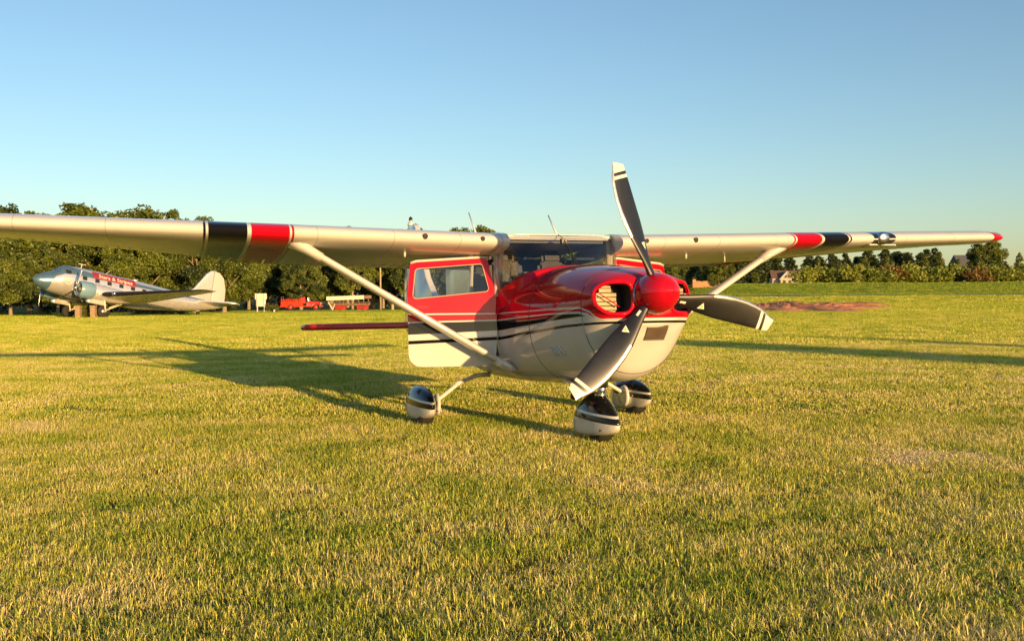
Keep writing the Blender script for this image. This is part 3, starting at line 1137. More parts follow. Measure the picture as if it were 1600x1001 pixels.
def body_mesh():
    xs = list(np.concatenate([np.linspace(-6.9, -3, 14), np.linspace(-2.8, -.9, 12), np.linspace(-.8, -.2, 10), np.linspace(-.1, .7, 9), np.linspace(.78, 1.20, 12)]))
    mb = MB()
    n = 56
    rs = [BODY.ring(x, n) for x in xs]
    # rounded nose bowl lip, then the face closes towards the shaft
    c = np.array([0, 1.10])
    base = np.array(BODY.ring(1.20, n))
    for sc, dx in ((.965, .014), (.90, .026), (.80, .032), (.6, .034), (.35, .034), (.12, .034)):
        q = base.copy()
        q[:, 1] = base[:, 1] * sc
        q[:, 2] = c[1] + (base[:, 2] - c[1]) * sc
        q[:, 0] = base[:, 0] + dx
        rs.append([tuple(p) for p in q])
    mb.rings(rs)
    return mb


tmp = body_mesh().build('fuselage_tmp', body_mat, None, True)
# cooling inlets either side of the spinner, cut with a real boolean
IN_Y, IN_Z, IN_W, IN_H, IN_X = .283, 1.088, .122, .118, 1.2


def inlet_outline(sgn, n=40, grow=0.0):
    out = []
    for i in range(n):
        a = 2 * math.pi * i / n
        ca, sa = math.cos(a), math.sin(a)
        e = 2.3 if ca > 0 else 3.2
        y = (IN_W + grow) * math.copysign(abs(ca) ** (2 / e), ca)
        z = (IN_H + grow) * math.copysign(abs(sa) ** (2 / e), sa)
        out.append((sgn * (IN_Y + y), IN_Z + z - .012 * (1 if ca < 0 else 0) * 0))
    return out


cut = MB()
for sgn in (-1, 1):
    ol = inlet_outline(sgn)
    cut.rings([[(1.02, y, z) for y, z in ol], [(1.32, y, z) for y, z in ol]])
cuto = cut.build('cutter_tmp', dark, None, False)
md = tmp.modifiers.new('inlets', 'BOOLEAN')
md.operation = 'DIFFERENCE'
md.object = cuto
md.solver = 'EXACT'
try:
    md.material_mode = 'TRANSFER'
except Exception:
    pass
dg = bpy.context.evaluated_depsgraph_get()
me = bpy.data.meshes.new_from_object(tmp.evaluated_get(dg))
me.name = 'fuselage'
me.polygons.foreach_set('use_smooth', [True] * len(me.polygons))
me.set_sharp_from_angle(angle=R(38))
bpy.data.objects.remove(tmp)
bpy.data.objects.remove(cuto)
# remove the skin over the open starboard and port door apertures
bm = bmesh.new()
bm.from_mesh(me)
kill = [f for f in bm.faces if -1.56 < f.calc_center_median().x < -.80 and abs(f.calc_center_median().y) > .50 and .62 < f.calc_center_median().z < 1.235]
bmesh.ops.delete(bm, geom=kill, context='FACES')
bm.to_mesh(me)
bm.free()
fus = bpy.data.objects.new('fuselage', me)
COL.objects.link(fus)
fus.parent = AC

# panel seams and quarter turn fasteners on the cowling
seam_m = principled('seam_dark', (.05, .035, .03), .6)  # plain dark colour of the panel joints
for x_ in (-.03, .90):
    mb = MB()
    rg = BODY.ring(x_, 56, .0005)
    mb.tube(rg + rg[:2], .0028, 5, cap=False)
    mb.build('panel_seam', seam_m, fus, True)
for s_ in (-1, 1):
    mb = MB()
    mb.tube([(x_, s_ * BODY.side_y(x_, 1.075 - .02 * x_, .0005), 1.075 - .02 * x_) for x_ in np.linspace(.0, .88, 20)], .0024, 5)
    mb.build('panel_seam', seam_m, fus, True)
    mb = MB()
    for x_ in np.linspace(.06, .84, 8):
        for dz in (-.022, .022):
            z_ = 1.075 - .02 * x_ + dz
            mb.lathe((x_, s_ * BODY.side_y(x_, z_), z_), (0, s_, .05), [(-.003, .006), (.0015, .005)], 8)
    mb.build('cowl_fasteners', metal, fus)['kind'] = 'stuff'

# inlet lips: rounded roll on the edge of each opening, lying on the nose bowl
def bowl_x(y, z):
    lo, hi = .6, 1.234
    w = BODY.par(1.20)
    for _ in range(30):
        x = (lo + hi) / 2
        if x <= 1.20:
            inside = BODY.side_y(x, z) > abs(y) and BODY.par(x)[2] < z < BODY.par(x)[1]
        else:
            t = (x - 1.20) / .034
            sc = 1 - .2 * (1 - math.sqrt(max(0, 1 - min(1, t) ** 2)))
            zz = 1.10 + (z - 1.10) / sc
            inside = (w[2] < zz < w[1]) and BODY.side_y(1.20, zz) > abs(y) / sc
        if inside:
            lo = x
        else:
            hi = x
    return lo


for sgn in (-1, 1):
    mb = MB()
    ol = inlet_outline(sgn, 44, .006)
    pts = [(bowl_x(y, z) - .006, y, z) for y, z in ol]
    pts.append(pts[0])
    pts.append(pts[1])
    mb.tube(pts, .017, 10)
    mb.build('inlet_lip', body_mat, fus, True)
    mb = MB()
    for i in range(7):
        mb.box((1.045 + .004 * (i % 3), sgn * (IN_Y + .03), .982 + i * .034), (.03, .19 if i < 5 else .10, .027))
    mb.build('cylinder_fins', finm, fus)['kind'] = 'stuff'
    mb = MB()
    pts = [(1.12, sgn * (.40 - i * .012), 1.135 - i * .0075 + .004 * (i % 2)) for i in range(16)]
    mb.tube(pts, .0045, 6)
    mb.build('baffle_cable', red, fus, True)

# cowl deck collar at the foot of the windscreen
WB = [(-.75, .592, 1.235), (-.60, .570, 1.300), (-.45, .515, 1.362), (-.34, .42, 1.412), (-.27, .28, 1.447), (-.235, .14, 1.464), (-.225, 0, 1.470)]
WB = [(x, -y, z) for x, y, z in WB] + [(x, y, z) for x, y, z in WB[-2::-1]]
WT = [(-.735, .585, 1.745), (-.69, .572, 1.765), (-.66, .545, 1.782), (-.645, .42, 1.790), (-.638, .28, 1.791), (-.634, .14, 1.791), (-.634, 0, 1.791)]
WT = [(x, -y, z) for x, y, z in WT] + [(x, y, z) for x, y, z in WT[-2::-1]]
mb = MB()
mb.rings([[(x + .05 * (1 if abs(y) < .5 else .3), y * 1.035, z - .20) for x, y, z in WB], [(x + .035 * (1 if abs(y) < .5 else .3), y * 1.012, z - .03) for x, y, z in WB], [(x, y, z) for x, y, z in WB], [(x - .06, y * .93, z - .03) for x, y, z in WB]], False, False, closed=False)
mb.build('windscreen_collar', red, fus, True)
mb = MB()
rings = []
for i in range(7):
    t = i / 6
    bow = .045 * math.sin(math.pi * t)
    rings.append([(a[0] + (b[0] - a[0]) * t + bow * (1 - .7 * abs(a[1]) / .6), a[1] + (b[1] - a[1]) * t + math.copysign(bow * .5, a[1]) * (abs(a[1]) > .4), a[2] + (b[2] - a[2]) * t + bow * .2) for a, b in zip(WB, WT)])
mb.rings(rings, False, False, closed=False)
mb.build('windscreen', glass, AC, True)
mb = MB()
mb.tube([WT[i] for i in range(13)], .007, 8)
mb.build('windscreen_top_strip', white, AC, True)
for s in (-1, 1):
    mb = MB()
    mb.tube([(-.69, s * .545, 1.745), (-.72, s * .558, 1.50), (-.735, s * .56, 1.27)], .026, 8)
    mb.build('windscreen_post', trimm, AC, True)
mb = MB()
mb.tube([(-.20, 0, 1.475), (-.33, 0, 1.60), (-.50, 0, 1.74), (-.62, 0, 1.79)], .004, 6)
mb.box((-.50, .0, 1.715), (.05, .05, .05))
mb.build('compass', panelm, AC)

# cabin: posts, roof, rear sides, panel, seats
for s in (-1, 1):
    mb = MB()
    mb.tube([(-.745, s * .592, 1.22), (-.745, s * .592, 1.45), (-.735, s * .586, 1.74)], [.03, .027, .03], 10, squash=((1, 0, 0), .8))
    mb.build('door_post', white, AC, True)
    mb = MB()
    mb.tube([(-1.63, s * .585, 1.22), (-1.60, s * .565, 1.70)], .045, 10, squash=((1, 0, 0), .5))
    mb.box((-2.65, s * .49, 1.47), (.34, .04, .46))
    mb.box((-2.1, s * .555, 1.265), (.95, .035, .06))
    mb.build('rear_side_frame', white, AC)
    mb = MB()
    mb.box((-2.06, s * .553, 1.47), (.86, .012, .40))
    mb.build('rear_window', glass, AC)
mb = MB()
mb.box((-1.35, 0, 1.768), (1.42, 1.14, .045))
mb.build('cabin_roof', white, AC, bevel=.012)
mb = MB()
mb.box((-1.40, 0, 1.732), (1.36, 1.04, .02))
mb.build('headliner', seatm, AC)
mb = MB()
mb.box((-2.30, 0, 1.47), (.03, .98, .50))  # added dark panel: stops the see-through and keeps the rear cabin dark
mb.build('cabin_dark_backing', dark, AC)
mb = MB()
mb.add([(-2.06, -.52, 1.76), (-2.06, .52, 1.76), (-3.02, .36, 1.43), (-3.02, -.36, 1.43)], [(0, 1, 2, 3)])
mb.build('rear_windscreen', glass, AC)
mb = MB()
mb.add([(-.80, -.56, 1.23), (-.80, .56, 1.23), (-.80, .56, .55), (-.80, -.56, .55)], [(0, 1, 2, 3)])
mb.add([(-1.58, -.56, 1.24), (-1.58, .56, 1.24), (-1.58, .56, .55), (-1.58, -.56, .55)], [(0, 1, 2, 3)])
mb.box((-1.19, 0, .60), (.78, 1.08, .03))
mb.build('cabin_bulkheads', trimm, AC)
mb = MB()
mb.box((-.56, 0, 1.36), (.22, .86, .13))
mb.box((-.68, 0, 1.28), (.05, .98, .26))
mb.build('instrument_panel', panelm, AC, bevel=.02)
for s in (-1, 1):
    mb = MB()
    mb.box((-1.40, s * .26, 1.30), (.13, .40, .62), (0, -.18, 0), taper=.86)
    mb.box((-1.15, s * .26, .96), (.48, .42, .14))
    seat = mb.build('seat', seatm, AC, bevel=.035, auto=50)
    mb = MB()
    mb.box((-1.49, s * .26, 1.655), (.08, .22, .13), (0, -.15, 0))
    mb.build('headrest', seatm, seat, bevel=.03, auto=50)
    mb = MB()
    mb.tube([(-.70, s * .24, 1.33), (-.86, s * .24, 1.34)], .012, 8)
    mb.tube([(-.86, s * .24 - .13, 1.40), (-.88, s * .24 - .11, 1.31), (-.88, s * .24 + .11, 1.31), (-.86, s * .24 + .13, 1.40)], .013, 8)
    mb.build('control_yoke', panelm, AC, True)
mb = MB()
mb.box((-2.2, 0, 1.30), (.14, 1.0, .5), (0, -.2, 0))
mb.build('rear_seat', seatm, AC, bevel=.04, auto=50)

# wings ------------------------------------------------------------
DIH = .0275


def wing_sec(y):
    """leading edge x, chord, z of the leading edge, thickness ratio at span position y (>0)"""
    le = -.40 - max(0, y - 2.54) * .048
    te = -2.04 + max(0, y - 2.54) * .118
    return le, le - te, 1.700 + DIH * (y - .6), .125


def foil(u, tk):
    t = 5 * tk * (.2969 * math.sqrt(u) - .126 * u - .3516 * u * u + .2843 * u ** 3 - .1036 * u ** 4)
    c = .024 * (.8 * u - u * u) / .16 if u < .4 else .024 * (.2 + .8 * u - u * u) / .36
    return c + t * 1.02, c - t * .98


def wing_inc(y):
    return .074 - .096 * max(0.0, y - 2.5) / 2.7


def wing_ring(y, s, u0, u1, n=18, sc=1.0, tmul=1.0):
    inc = wing_inc(y)
    le, ch, z, tk = wing_sec(y)
    us = [u0 + (u1 - u0) * (.5 - .5 * math.cos(math.pi * i / n)) if u0 == 0 else u0 + (u1 - u0) * i / n for i in range(n + 1)]
    up_, lo_ = [], []
    for u in us:
        a, b = foil(u, tk * tmul)
        x = le - ch * (.5 + (u - .5) * sc)
        dz = -inc * u * ch
        up_.append((x, s * y, z + a * ch * sc + dz))
        lo_.append((x, s * y, z + b * ch * sc + dz))
    return up_ + (lo_[::-1][:-1] if u0 == 0 else lo_[::-1])


HINGE = .745
for s in (-1, 1):
    mb = MB()
    ys = list(np.linspace(.60, 2.54, 9)) + list(np.linspace(2.75, 5.20, 11))
    rs = [wing_ring(y, s, 0, HINGE) for y in ys]
    mb.rings(rs, True, True)
    w = mb.build('wing', wing_mat, AC, auto=40)
    # tip cap
    mb = MB()
    rs = []
    for i in range(9):
        t = i / 8
        y = 5.203 + .26 * math.sin(t * math.pi / 2)
        k_ = math.cos(t * math.pi / 2)
        rr = wing_ring(5.20, s, 0, 1.0, 22)
        le, ch, z, tk = wing_sec(5.20)
        q = []
        for p in rr:
            xm = le - ch * .42
            q.append((xm + (p[0] - xm) * (.60 + .40 * k_), s * y, z + .02 + (p[2] - z - .02) * (.12 + .88 * k_)))
        rs.append(q)
    mb.rings(rs, True, True)
    mb.build('wing_tip', red if s > 0 else wing_mat, w, auto=50)
    if s > 0:
        mb = MB()
        mb.lathe((-.74, 5.40, 1.862), (.5, .85, 0), [(-.03, .05), (.03, .045), (.07, .03), (.085, .004)], 12)
        mb.build('navigation_light', clear_glass, w, True)
    # flap and aileron with a narrow gap
    for nm, ya, yb in (('flap', .64, 2.60), ('aileron', 2.63, 5.12)):
        mb = MB()
        rs = [wing_ring(y, s, HINGE + .008, 1.0, 6) for y in np.linspace(ya, yb, 7)]
        mb.rings(rs, True, True)
        mb.build(nm, wing_mat, w, auto=40)
    # pressed stiffening beads under the control surfaces
    mb = MB()
    for i in range(44):
        y = .75 + i * .099
        le, ch, z, tk = wing_sec(y)
        a, b = foil(.78, tk)
        a2, b2 = foil(.97, tk)
        mb.tube([(le - .78 * ch, s * y, z + b * ch - wing_inc(y) * .78 * ch), (le - .97 * ch, s * y, z + b2 * ch - wing_inc(y) * .97 * ch)], .006, 6)
    mb.build('stiffening_beads', wing_mat, w)['kind'] = 'stuff'
    # root fairing against the cabin
    mb = MB()
    mb.rings([[(p[0] + .008, s * .565, p[2]) for p in wing_ring(.6, s, 0, 1, 18, 1.0, tmul=1.06)], [(p[0] + .012, s * .632, p[2]) for p in wing_ring(.6, s, 0, 1, 18, 1.0, tmul=1.06)]])
    mb.build('wing_root_fairing', white, w, auto=40)
    # vents and probes in the leading edge
    for y, rr_ in ((.82, .022), (1.35, .026)):
        le, ch, z, tk = wing_sec(y)
        mb = MB()
        mb.lathe((le - .004, s * y, z + .012), (1, 0, -.1), [(-.03, rr_ * .55), (.004, rr_), (.006, rr_ * .8)], 12)
        o = mb.build('air_vent', dark, w, True)
        o.scale = (1, 1, 1)
    mb = MB()
    le, ch, z, tk = wing_sec(1.45)
    mb.tube([(le - .38, s * 1.45, z - .075), (le - .385, s * 1.45, z - .135)], .011, 8)
    mb.build('fuel_drain', white, w, True)
    if s > 0:
        mb = MB()
        mb.tube([(le - .55, s * 2.0, z - .075), (le - .55, s * 2.0, z - .15)], .007, 8)
        mb.build('wing_probe', white, w, True)
    # strut with a fairing at each end
    top = Vector((-.66, s * 2.41, 1.675))
    bot = Vector((-.61, s * .560, .570))
    d = (top - bot).normalized()
    mb = MB()
    mb.tube([bot - d * .03, bot + d * .25, top - d * .25, top + d * .02], [.075, .075, .075, .075], 16, squash=((1, 0, 0), .45))
    st = mb.build('wing_strut', white, AC, True)
    mb = MB()
    mb.tube([top - d * .22, top - d * .10, top - d * .01, top + d * .07], [.078, .085, .105, .125], 16, squash=((1, 0, 0), .55))
    mb.build('strut_fairing', white, st, True)
    mb = MB()
    mb.tube([bot + d * .12, bot - d * .03, bot - d * .10], [.077, .080, .060], 16, squash=((1, 0, 0), .5))
    mb.build('strut_fairing', white, st, True)
    if s > 0:
        # landing light in the port leading edge
        mb = MB()
        rs = [[(p[0] + .004, p[1], p[2]) for p in wing_ring(y, s, 0, .16, 10)] for y in np.linspace(3.50, 3.79, 4)]
        mb.rings(rs, False, False, closed=False)
        mb.build('landing_light_window', black, w, True)
        mb = MB()
        le, ch, z, tk = wing_sec(3.62)
        mb.lathe((le + .0, 3.62, z + .0), (1, -.1, -.12), [(-.04, .07), (.012, .066), (.022, .05), (.028, .01)], 20)
        mb.build('landing_light', metal, w, True)
        mb = MB()
        mb.box((le - .06, 3.65, z - .062), (.03, .34, .012))
        mb.build('light_sill', white, w)

# tail ---------------------------------------------------------------
def slab(pts, th, ax=1, taper=.25):
    """thin aerofoil slab from an outline in a plane, rounded edges"""
    P = [Vector(p) for p in pts]
    c = sum(P, Vector()) / len(P)
    mb = MB()
    rs = []
    for off, sc in ((-.5, 1 - taper * .3), (-.42, 1 - .02), (0, 1), (.42, 1 - .02), (.5, 1 - taper * .3)):
        q = []
        for p in P:
            v = c + (p - c) * sc
            v[ax] += off * th
            q.append(v)
        rs.append(q)
    mb.rings(rs)
    return mb


fin_pts = [(-4.55, 0, 1.33), (-5.2, 0, 1.47), (-5.62, 0, 1.78), (-6.22, 0, 2.60), (-6.34, 0, 2.66), (-6.62, 0, 2.66), (-6.60, 0, 1.85), (-6.55, 0, 1.12), (-5.0, 0, 1.15)]
slab(fin_pts, .085).build('vertical_fin', white, AC, auto=40)
slab([(-6.64, 0, 2.67), (-6.86, 0, 2.63), (-7.02, 0, 1.75), (-7.08, 0, 1.15), (-6.78, 0, 1.10), (-6.60, 0, 1.3)], .07).build('rudder', white, AC, auto=40)
mb = MB()
mb.lathe((-6.64, 0, 2.655), (0, 0, 1), [(0, .05), (.05, .045), (.055, .028), (.085, .03)], 14)
bc = mb.build('tail_beacon', white, AC, True)
mb = MB()
mb.lathe((-6.64, 0, 2.741), (0, 0, 1), [(0, .03), (.04, .028), (.06, .006)], 12)
mb.build('beacon_lens', black, bc, True)
for s in (-1, 1):
    slab([(-5.85, s * .10, 1.115), (-6.14, s * 1.60, 1.115), (-6.22, s * 1.70, 1.115), (-6.46, s * 1.72, 1.115), (-6.48, s * .12, 1.115)], .085, 2).build('tailplane', red, AC, auto=40)
    slab([(-6.50, s * .14, 1.112), (-6.48, s * 1.72, 1.112), (-6.66, s * 1.70, 1.112), (-6.92, s * .5, 1.112), (-6.84, s * .16, 1.112)], .05, 2).build('elevator', black, AC, auto=40)

# doors ------------------------------------------------------------
def door_outline(zoff=0.0):
    c = []

    def arc(cx, cz, r0, a0, a1, n=6):
        for i in range(n + 1):
            a = R(a0 + (a1 - a0) * i / n)
            c.append((cx + r0 * math.cos(a), cz + r0 * math.sin(a)))
    # closed door, x runs back from the hinge at -.735
    arc(-.83, .655, .085, 270, 360)      # lower front
    c.append((-.735, .85))
    c.append((-.735, 1.225))
    arc(-.855, 1.535, .055, 15, 90)      # upper front
    arc(-1.475, 1.505, .055, 90, 172)
    c.append((-1.560, 1.22))
    c.append((-1.560, .85))
    arc(-1.440, .70, .12, 180, 270)      # lower rear, generous radius
    return c


def win_outline(n=5):
    c = []

    def arc(cx, cz, r0, a0, a1):
        for i in range(n + 1):
            a = R(a0 + (a1 - a0) * i / n)
            c.append((cx + r0 * math.cos(a), cz + r0 * math.sin(a)))
    arc(-.835, 1.295, .030, 270, 365)
    arc(-.880, 1.495, .030, 10, 90)
    arc(-1.450, 1.455, .035, 90, 175)
    arc(-1.475, 1.245, .035, 185, 270)
    return c


def door_y(z):
    return .600 - .055 * max(0, (.92 - z) / .36) ** 2 - .03 * max(0, (z - 1.24) / .33)


def build_door(s, ang):
    hinge = empty('door')
    hinge.parent = AC
    hx, hy = -.735, s * .600
    hinge.matrix_local = Matrix.Translation((hx, hy, 0)) @ Matrix.Rotation(s * ang * -1, 4, 'Z') @ Matrix.Translation((-hx, -hy, 0))
    ol, wl = door_outline(), win_outline()
    # resample both loops to the same count, starting below front
    me = bpy.data.meshes.new('door_panel')
    bm = bmesh.new()
    for depth in (0.0, .035):
        def loop(pts):
            vs = [bm.verts.new((x, s * (door_y(z) - depth + .003), z)) for x, z in pts]
            return vs, [bm.edges.new((vs[i], vs[(i + 1) % len(vs)])) for i in range(len(vs))]
        v1, e1 = loop(ol)
        v2, e2 = loop(wl)
        bmesh.ops.triangle_fill(bm, use_beauty=True, edges=e1 + e2)
        if depth == 0:
            a1, a2 = v1, v2
        else:
            for p, q in ((a1, v1), (a2, v2)):
                for i in range(len(p)):
                    j = (i + 1) % len(p)
                    bm.faces.new((p[i], p[j], q[j], q[i]))
    bmesh.ops.recalc_face_normals(bm, faces=bm.faces)
    # refine the lower panel so its lower edge curves inwards
    bm.to_mesh(me)
    bm.free()
    d = link_mesh('door_panel', me, body_mat, hinge, False)
    mb = MB()
    mb.add([(x, s * (door_y(z) - .016), z) for x, z in wl], [tuple(range(len(wl)))])
    mb.build('door_window', clear_glass, hinge)
    mb = MB()
    pts = [(x, s * (door_y(z) + .004), z) for x, z in wl]
    mb.tube(pts + pts[:2], .0045, 6)
    mb.build('window_seal', trimm, hinge, True)
    mb = MB()
    top = [(-.80, 1.588), (-.86, 1.592), (-1.47, 1.562), (-1.525, 1.545)]
    mb.tube([(x, s * door_y(z), z - .002) for x, z in top], .013, 8)
    mb.build('door_top_edge', white, hinge, True)
    mb = MB()
    mb.box((-1.42, s * (.612), 1.13), (.11, .016, .022))
    mb.build('door_handle', red, hinge, bevel=.006)
    mb = MB()
    mb.box((-1.15, s * .55, .95), (.62, .02, .42))
    mb.build('door_liner', trimm, hinge, bevel=.008)
    return hinge


build_door(-1, R(80))
build_door(1, R(69))

# propeller ----------------------------------------------------------
HUB = Vector((1.31, 0, 1.112))
prop = empty('propeller')
prop.parent = AC
prop.matrix_local = Matrix.Translation(HUB) @ Matrix.Rotation(-.03, 4, 'Y')
mb = MB()
prof = [(-.075, .150), (-.06, .156), (-.02, .157)]
for i in range(1, 13):
    t = i / 12
    prof.append((-.02 + .275 * t, .157 * (1 - t ** 2.15) ** .62 if t < 1 else .002))
mb.lathe((0, 0, 0), (1, 0, 0), prof, 40)
spn = mb.build('spinner', red, prop, auto=60)
mb = MB()
mb.lathe((-.085, 0, 0), (1, 0, 0), [(0, .146), (.012, .159), (.02, .159)], 40)
mb.build('spinner_backplate', metal, spn, True)
mb = MB()
for i in range(12):
    a = 2 * math.pi * i / 12 + .2
    mb.lathe((-.045, .1575 * math.cos(a), .1575 * math.sin(a)), (0, math.cos(a), math.sin(a)), [(-.004, .006), (.002, .005)], 8)
mb.build('spinner_screws', metal, spn)['kind'] = 'stuff'

BL_R = [.13, .17, .22, .28, .36, .46, .56, .66, .76, .85, .90, .905, .930, .934, .952, .956, 1.0, 1.022]
BL_C = lambda r_: float(pchip([.13, .17, .24, .34, .46, .60, .75, .88, .96, 1.022], [.075, .082, .105, .148, .186, .204, .198, .172, .140, .100], r_)[0])
BL_B = lambda r_: R(float(pchip([.13, .2, .3, .5, .75, 1.022], [46, 43, 37, 27, 19, 14], r_)[0]))
BL_E = lambda r_: float(pchip([.13, .3, .5, .7, .88, 1.022], [0, .004, .018, .022, .008, -.022], r_)[0])
TK = lambda r_: float(pchip([.13, .2, .3, .6, 1.022], [.070, .058, .048, .042, .016], r_)[0])


def blade_mesh():
    V, F, MI = [], [], []
    us = [0, .04, .12, .25, .45, .65, .80, .88, .93, .97, 1.0]          # 1 = leading edge
    n = len(us)
    for r_ in BL_R:
        c, b, e, t = BL_C(r_), BL_B(r_), BL_E(r_), TK(r_)
        front, back = [], []
        for u in us:
            prof = (4 * u * (1 - u)) ** .5 * (.85 + .3 * u)
            if r_ < .25:
                prof = (4 * u * (1 - u)) ** .5
            q = (u - .5) * c + e
            rr_ = r_ + (.018 * (u - .5) * 2 if r_ > 1.01 else 0)
            ct, cx = q * math.cos(b), q * math.sin(b)
            nt, nx = -math.sin(b), math.cos(b)
            h = t * .5 * prof
            front.append((rr_, ct + nt * h, cx + nx * h))
            back.append((rr_, ct - nt * h * .7, cx - nx * h * .7))
        V += front + back[::-1][1:-1]
    m_ = 2 * n - 2
    for i in range(len(BL_R) - 1):
        rm = (BL_R[i] + BL_R[i + 1]) / 2
        for j in range(m_):
            F.append((i * m_ + j, i * m_ + (j + 1) % m_, (i + 1) * m_ + (j + 1) % m_, (i + 1) * m_ + j))
            um = (us[j] + us[j + 1]) / 2 if j < n - 1 else (us[m_ - j] + us[m_ - j - 1]) / 2
            mi = 0
            if rm > .93 and not (.952 < rm < .956) and not (.930 < rm < .934):
                mi = 1
            if .905 < rm < .93:
                mi = 1
            if .930 < rm < .952:
                mi = 0
            if um > .90 and rm > .46:
                mi = 2
            MI.append(mi)
    F.append(tuple(range(m_))[::-1])
    MI.append(0)
    F.append(tuple((len(BL_R) - 1) * m_ + j for j in range(m_)))
    MI.append(1)
    return V, F, MI


BV, BF, BMI = blade_mesh()
for k_ in range(3):
    a = math.pi / 2 + .2935 - k_ * 2 * math.pi / 3
    rad = Vector((0, math.cos(a), math.sin(a)))
    tan = Vector((0, -math.sin(a), math.cos(a)))
    B = Matrix.Identity(4)
    B.col[0][:3] = rad
    B.col[1][:3] = tan
    B.col[2][:3] = (1, 0, 0)
    me = bpy.data.meshes.new('blade')
    me.from_pydata(BV, [], BF)
    me.polygons.foreach_set('material_index', BMI)
    bm = bmesh.new()
    bm.from_mesh(me)
    bmesh.ops.recalc_face_normals(bm, faces=bm.faces)
    bm.to_mesh(me)
    bm.free()
    b = link_mesh('blade', me, [blade_dark, blade_tip, polished], prop)
    me.set_sharp_from_angle(angle=R(50))
    b.matrix_local = B

    def on_blade(r_, q, lift=.003):
        bb, t = BL_B(r_), TK(r_)
        u = (q - BL_E(r_)) / BL_C(r_) + .5
        h = t * .5 * (4 * max(0, u * (1 - u))) ** .5 * (.85 + .3 * u) + lift
        return (r_, q * math.cos(bb) - math.sin(bb) * h, q * math.sin(bb) + math.cos(bb) * h)
    ml = MB()
    tri = [(.415, -.022), (.355, -.028), (.388, .030)]
    if k_ == 0:
        tri = [(.40, -.024), (.34, .000), (.40, .026)]
    c = [sum(t_[i] for t_ in tri) / 3 for i in (0, 1)]
    ml.add([on_blade(*t_) for t_ in tri], [(0, 1, 2)], 0)
    ml.add([on_blade(c[0] + (t_[0] - c[0]) * .55, c[1] + (t_[1] - c[1]) * .55, .0045) for t_ in tri], [(0, 1, 2)], 1)
    o = ml.build('blade_sticker', [sticker, green_sticker], prop)
    o.matrix_local = B
    if k_ > 0:
        ml = MB()
        ml.add([on_blade(r_, q, .003) for r_, q in ((.195, -.012), (.245, -.012), (.245, .010), (.195, .010))], [(0, 1, 2, 3)], 0)
        o = ml.build('blade_decal', sticker, prop)
        o.matrix_local = B

# undercarriage ------------------------------------------------------
def fairing(name, parent, cx, cy, L0, w, z0, z1, mat, zpk=None):
    """teardrop wheel fairing, nose towards +x"""
    rows = []
    for t in np.linspace(0, 1, 22):
        x = cx + L0 * (.42 - t)
        q = t
        env = (math.sin(math.pi * min(1, (q / .62)) / 2) ** .62 if q < .62 else math.cos(math.pi / 2 * (q - .62) / .40) ** .75 if q < 1 else .06)
        env = max(.05, env)
        zc = z0 + (z1 - z0) * .47
        top = zc + (z1 - zc) * env ** .85
        bot = zc - (zc - z0) * env ** .55
        if zpk:
            top += zpk[0] * math.exp(-abs((x - zpk[1]) / zpk[2]) ** 2.2)
        rows.append((x, w / 2 * env, top, bot, zc, 2.1 if not zpk else 2.1 - .25 * math.exp(-((x - zpk[1]) / (zpk[2] * 1.3)) ** 2), 3.6))
    lf = Loft(rows)
    mb = MB()
    rs = []
    for x in np.linspace(rows[0][0], rows[-1][0], 40):
        rs.append([(p[0], cy + p[1], p[2]) for p in lf.ring(x, 36)])
    mb.rings(rs)
    return mb.build(name, mat, parent, auto=60)


main_fm = fairing_mat('main_fairing_livery', .232, .09, -1.1)
nose_fm = fairing_mat('nose_fairing_livery', .142, .09, .45)
for s in (-1, 1):
    g = empty('main_gear')
    g.parent = AC
    fairing('wheel_fairing', g, -1.45, s * 1.148, .90, .240, .048, .385, main_fm)
    mb = MB()
    mb.lathe((-1.42, s * 1.148, .178), (0, 1, 0), [(-.075, .12), (-.07, .158), (-.045, .18), (.045, .18), (.07, .158), (.075, .12)], 28)
    mb.build('tyre', rubber, g, auto=40)
    mb = MB()
    mb.tube([(-1.62, s * .40, .47), (-1.57, s * .56, .465), (-1.50, s * .76, .40), (-1.44, s * .98, .255), (-1.43, s * 1.06, .21)], [.024, .023, .021, .019, .018], 12)
    mb.build('leg', white, g, True)
    mb = MB()
    mb.tube([(-1.508, s * .735, .411), (-1.488, s * .80, .380)], .025, 12)
    mb.build('leg_clamp', white, g, True)
    mb = MB()
    mb.lathe((-1.43, s * 1.018, .20), (0, 1, 0), [(-.012, .06), (-.012, .10), (.012, .115)], 20)
    mb.build('brake_cover', white, g, True)
    mb = MB()
    mb.lathe((-1.15, s * (1.148) + .06, .15), (1, .3, 0), [(0, .010), (.012, .008)], 8)
    mb.build('tow_screw', panelm, g, True)

g = empty('nose_gear')
g.parent = AC
fairing('wheel_fairing', g, .21, 0, .86, .285, -.046, .215, nose_fm, (.125, .18, .27))
mb = MB()
mb.lathe((.22, 0, .085), (0, 1, 0), [(-.07, .10), (-.065, .165), (-.04, .183), (.04, .183), (.065, .165), (.07, .10)], 28)
mb.build('tyre', rubber, g, auto=40)
mb = MB()
mb.tube([(.24, 0, .30), (.275, 0, .40)], .036, 14)
mb.tube([(.275, 0, .385), (.33, 0, .60)], .05, 14)
mb.tube([(.235, 0, .30), (.24, 0, .33)], .052, 14)
mb.build('oleo_strut', metal, g, True)
mb = MB()
mb.lathe((.50, -.128, .03), (.6, -1, 0), [(0, .010), (.014, .008)], 8)
mb.build('tow_screw', panelm, g, True)

# small fittings -------------------------------------------------------
for pa, pb in (((-1.60, -.5, 1.87), (-1.88, -.5, 2.17)), ((-.95, .13, 1.80), (-1.20, .13, 2.06))):
    mb = MB()
    mb.tube([pa, pb], [.012, .006], 8)
    mb.build('aerial', white, AC, True)
